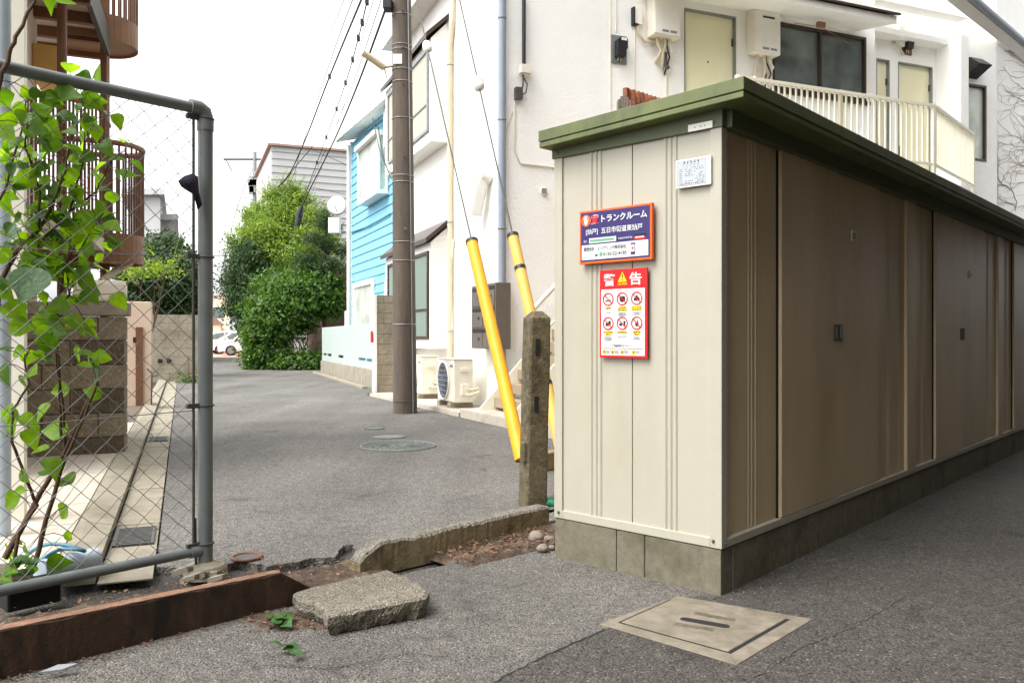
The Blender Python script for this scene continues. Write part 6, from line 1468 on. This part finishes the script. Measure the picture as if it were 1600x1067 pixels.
rail([a3, P(90, 527, 7.3) * 1.0, b3, b4, b4 + dRoad * .5], zl + .22, 3.28 - zl - .22)
mb = MB(); b = P(97, 527, 7.6); b.z = 0; mb.tube([b, b + UP * 6.5], .043, 14); mb.build('column', m_brownw, es)
mb = MB(); b = P(164, 527, 8.7); b.z = 0; mb.cbox(b + UP * 1.65, V((.07, 0, 0)), V((0, .07, 0)), UP * 3.3 * 1.9); mb.build('column', m_brownw, es)
mb = MB(); p, q = P(128, -10, 7.6), P(164, 88, 8.7); mb.prism([p, p + V((.05, 0, 0)), q + V((.05, 0, 0)), q], UP * .28); mb.build('stringer', m_darkmetal, es)
mb = MB(); p = P(175, 412, 8.3); q = P(150, 440, 8.0); mb.tube([P(205, 410, 8.4), P(170, 430, 8.2), P(158, 440, 8.1)], .035, 8); mb.build('drain_pipe', m_beigep, es)
# rough block wall with cap
bw = G(196, 718); zt2 = zat(490, bw.y)
rb = thing('block_wall', 'rough grey concrete block wall with a flat cap behind the shrub', 'wall', bw, dE)
mb = MB(); bh = (zt2 - .02) / 6
for j in range(6):
    for i in range(5):
        a = -.44 * i - (.22 if j % 2 else 0); b = min(0, a + .44); a = a if True else a
        if i == 0 and j % 2: mb.box(bw + UP * (j * bh) - dE * .214, dE * .214, dRoad * .3, UP * (bh - .012))
        mb.box(bw + UP * (j * bh) + dE * (a - .434), dE * .428, dRoad * .3, UP * (bh - .012))
        if i == 0 and not j % 2: pass
mb.mi = 1; mb.box(bw + dRoad * .008 - dE * .01, -dE * 2.4, dRoad * .28, UP * (zt2 - .03)); mb.mi = 0
for j in range(0, 6, 2): mb.box(bw + UP * (j * bh) - dE * .43, dE * .43, dRoad * .3, UP * (bh - .012))
mb.build('blocks', [m_roughblock, m_grout], rb, .006)
mb = MB(); mb.box(bw + dE * .03 - dRoad * .03 + UP * (zt2 - .018), -dE * 2.5, dRoad * .36, UP * .115); mb.build('cap', m_conc, rb, .01)
mb = MB(); q = bw + UP * (zt2 + .098); mb.box(q + dE * .0 - dE * .42, dE * .42, dRoad * .3, UP * .2); solo(mb, 'planter_box', m_offw, 'white rounded planter box on top of the rough block wall', 'planter', q, dE, bevel=.035)
# cream gate pillar
cp = G(196, 640); zt3 = zat(471, cp.y); Wc = hit(237, cp, dE)
gp_ = thing('gate_pillar', 'pale cream rendered gate pillar with a brown vertical slot by the kerb', 'pillar', cp, dE)
mb = MB(); mb.box(cp, dE * Wc, dRoad * .35, UP * zt3); mb.build('body', m_pink, gp_, .01)
mb = MB(); a, b = hit(212, cp, dE), hit(223, cp, dE); mb.box(cp + dE * a - dRoad * .03, dE * (b - a), dRoad * .032, UP * zat(511, cp.y)); mb.build('brown_post', m_brownw, gp_, .004)
mb = MB(); mb.box(cp + dE * hit(208, cp, dE) - dRoad * .03 + UP * zat(535, cp.y), dE * .05, dRoad * .028, UP * .08); mb.build('intercom', m_black, gp_)
mb = MB(); mb.tube([cp + dE * .36 - dRoad * .05, cp + dE * .37 - dRoad * .05 + UP * .55, cp + dE * .3 - dRoad * .05 + UP * .62], .012, 6); mb.tube([cp + dE * .36 - dRoad * .05 + UP * .5, cp + dE * .46 - dRoad * .05 + UP * .52], .012, 6); mb.build('metal_hook', m_darkmetal, gp_)
# far block wall
fw = G(238, 597); zt4 = zat(491, fw.y); Wf = hit(322, fw, dE)
fb_ = thing('stained_block_wall', 'stained beige concrete block wall facing the camera at the end of the gutter', 'wall', fw, dE)
mb = MB(); bh = zt4 / 8
for j in range(8):
    for i in range(9):
        a = -1.2 + .4 * i - (.2 if j % 2 else 0); b = min(Wf, a + .394); a = max(a, -1.0)
        if b > a + .02: mb.box(fw + dE * a + UP * (j * bh), dE * (b - a), dRoad * .12, UP * (bh - .006))
mb.mi = 1; mb.box(fw - dE * 1.0 + dRoad * .006, dE * (Wf + .99), dRoad * .1, UP * (zt4 - .02)); mb.build('blocks', [m_cblock, m_grout], fb_)
mb = MB(); a = hit(238, fw, dE) + .03
for i in range(2): mb.ball(fw + dE * (a + .12 + .2 * i) - dRoad * .0 + UP * zat(564, fw.y), (.09, .012, .06), 10, 6)
mb.build('pierced_block', m_dark, fb_)
tree('wall_weed', 'small green weed at the foot of the far block wall', 'weed', G(295, 598), [blob(295, 594, 19.6, 9, 4)], 160, .05, m_leafmid, .01, 0, .5, .55, 0)
# unseen building added on the camera's right to shade the shed's door side
nb0 = SH(-9, -2.7, 0); nb = thing('shade_building', 'plain unseen building facing the shed doors, added on the right to shade them', 'building', nb0, dR)
mb = MB(); mb.box(nb0, dR * 24, -dL * 6, UP * 9.0); mb.build('wall', m_shade, nb)
mb = MB(); q = SH(-1.4, -2.7, 2.75); mb.box(q, dR * 16.4, dL * 1.48, UP * 6.2); mb.build('shade_overhang', m_shade, nb)  # upper storey pushed out to darken the ground by the doors
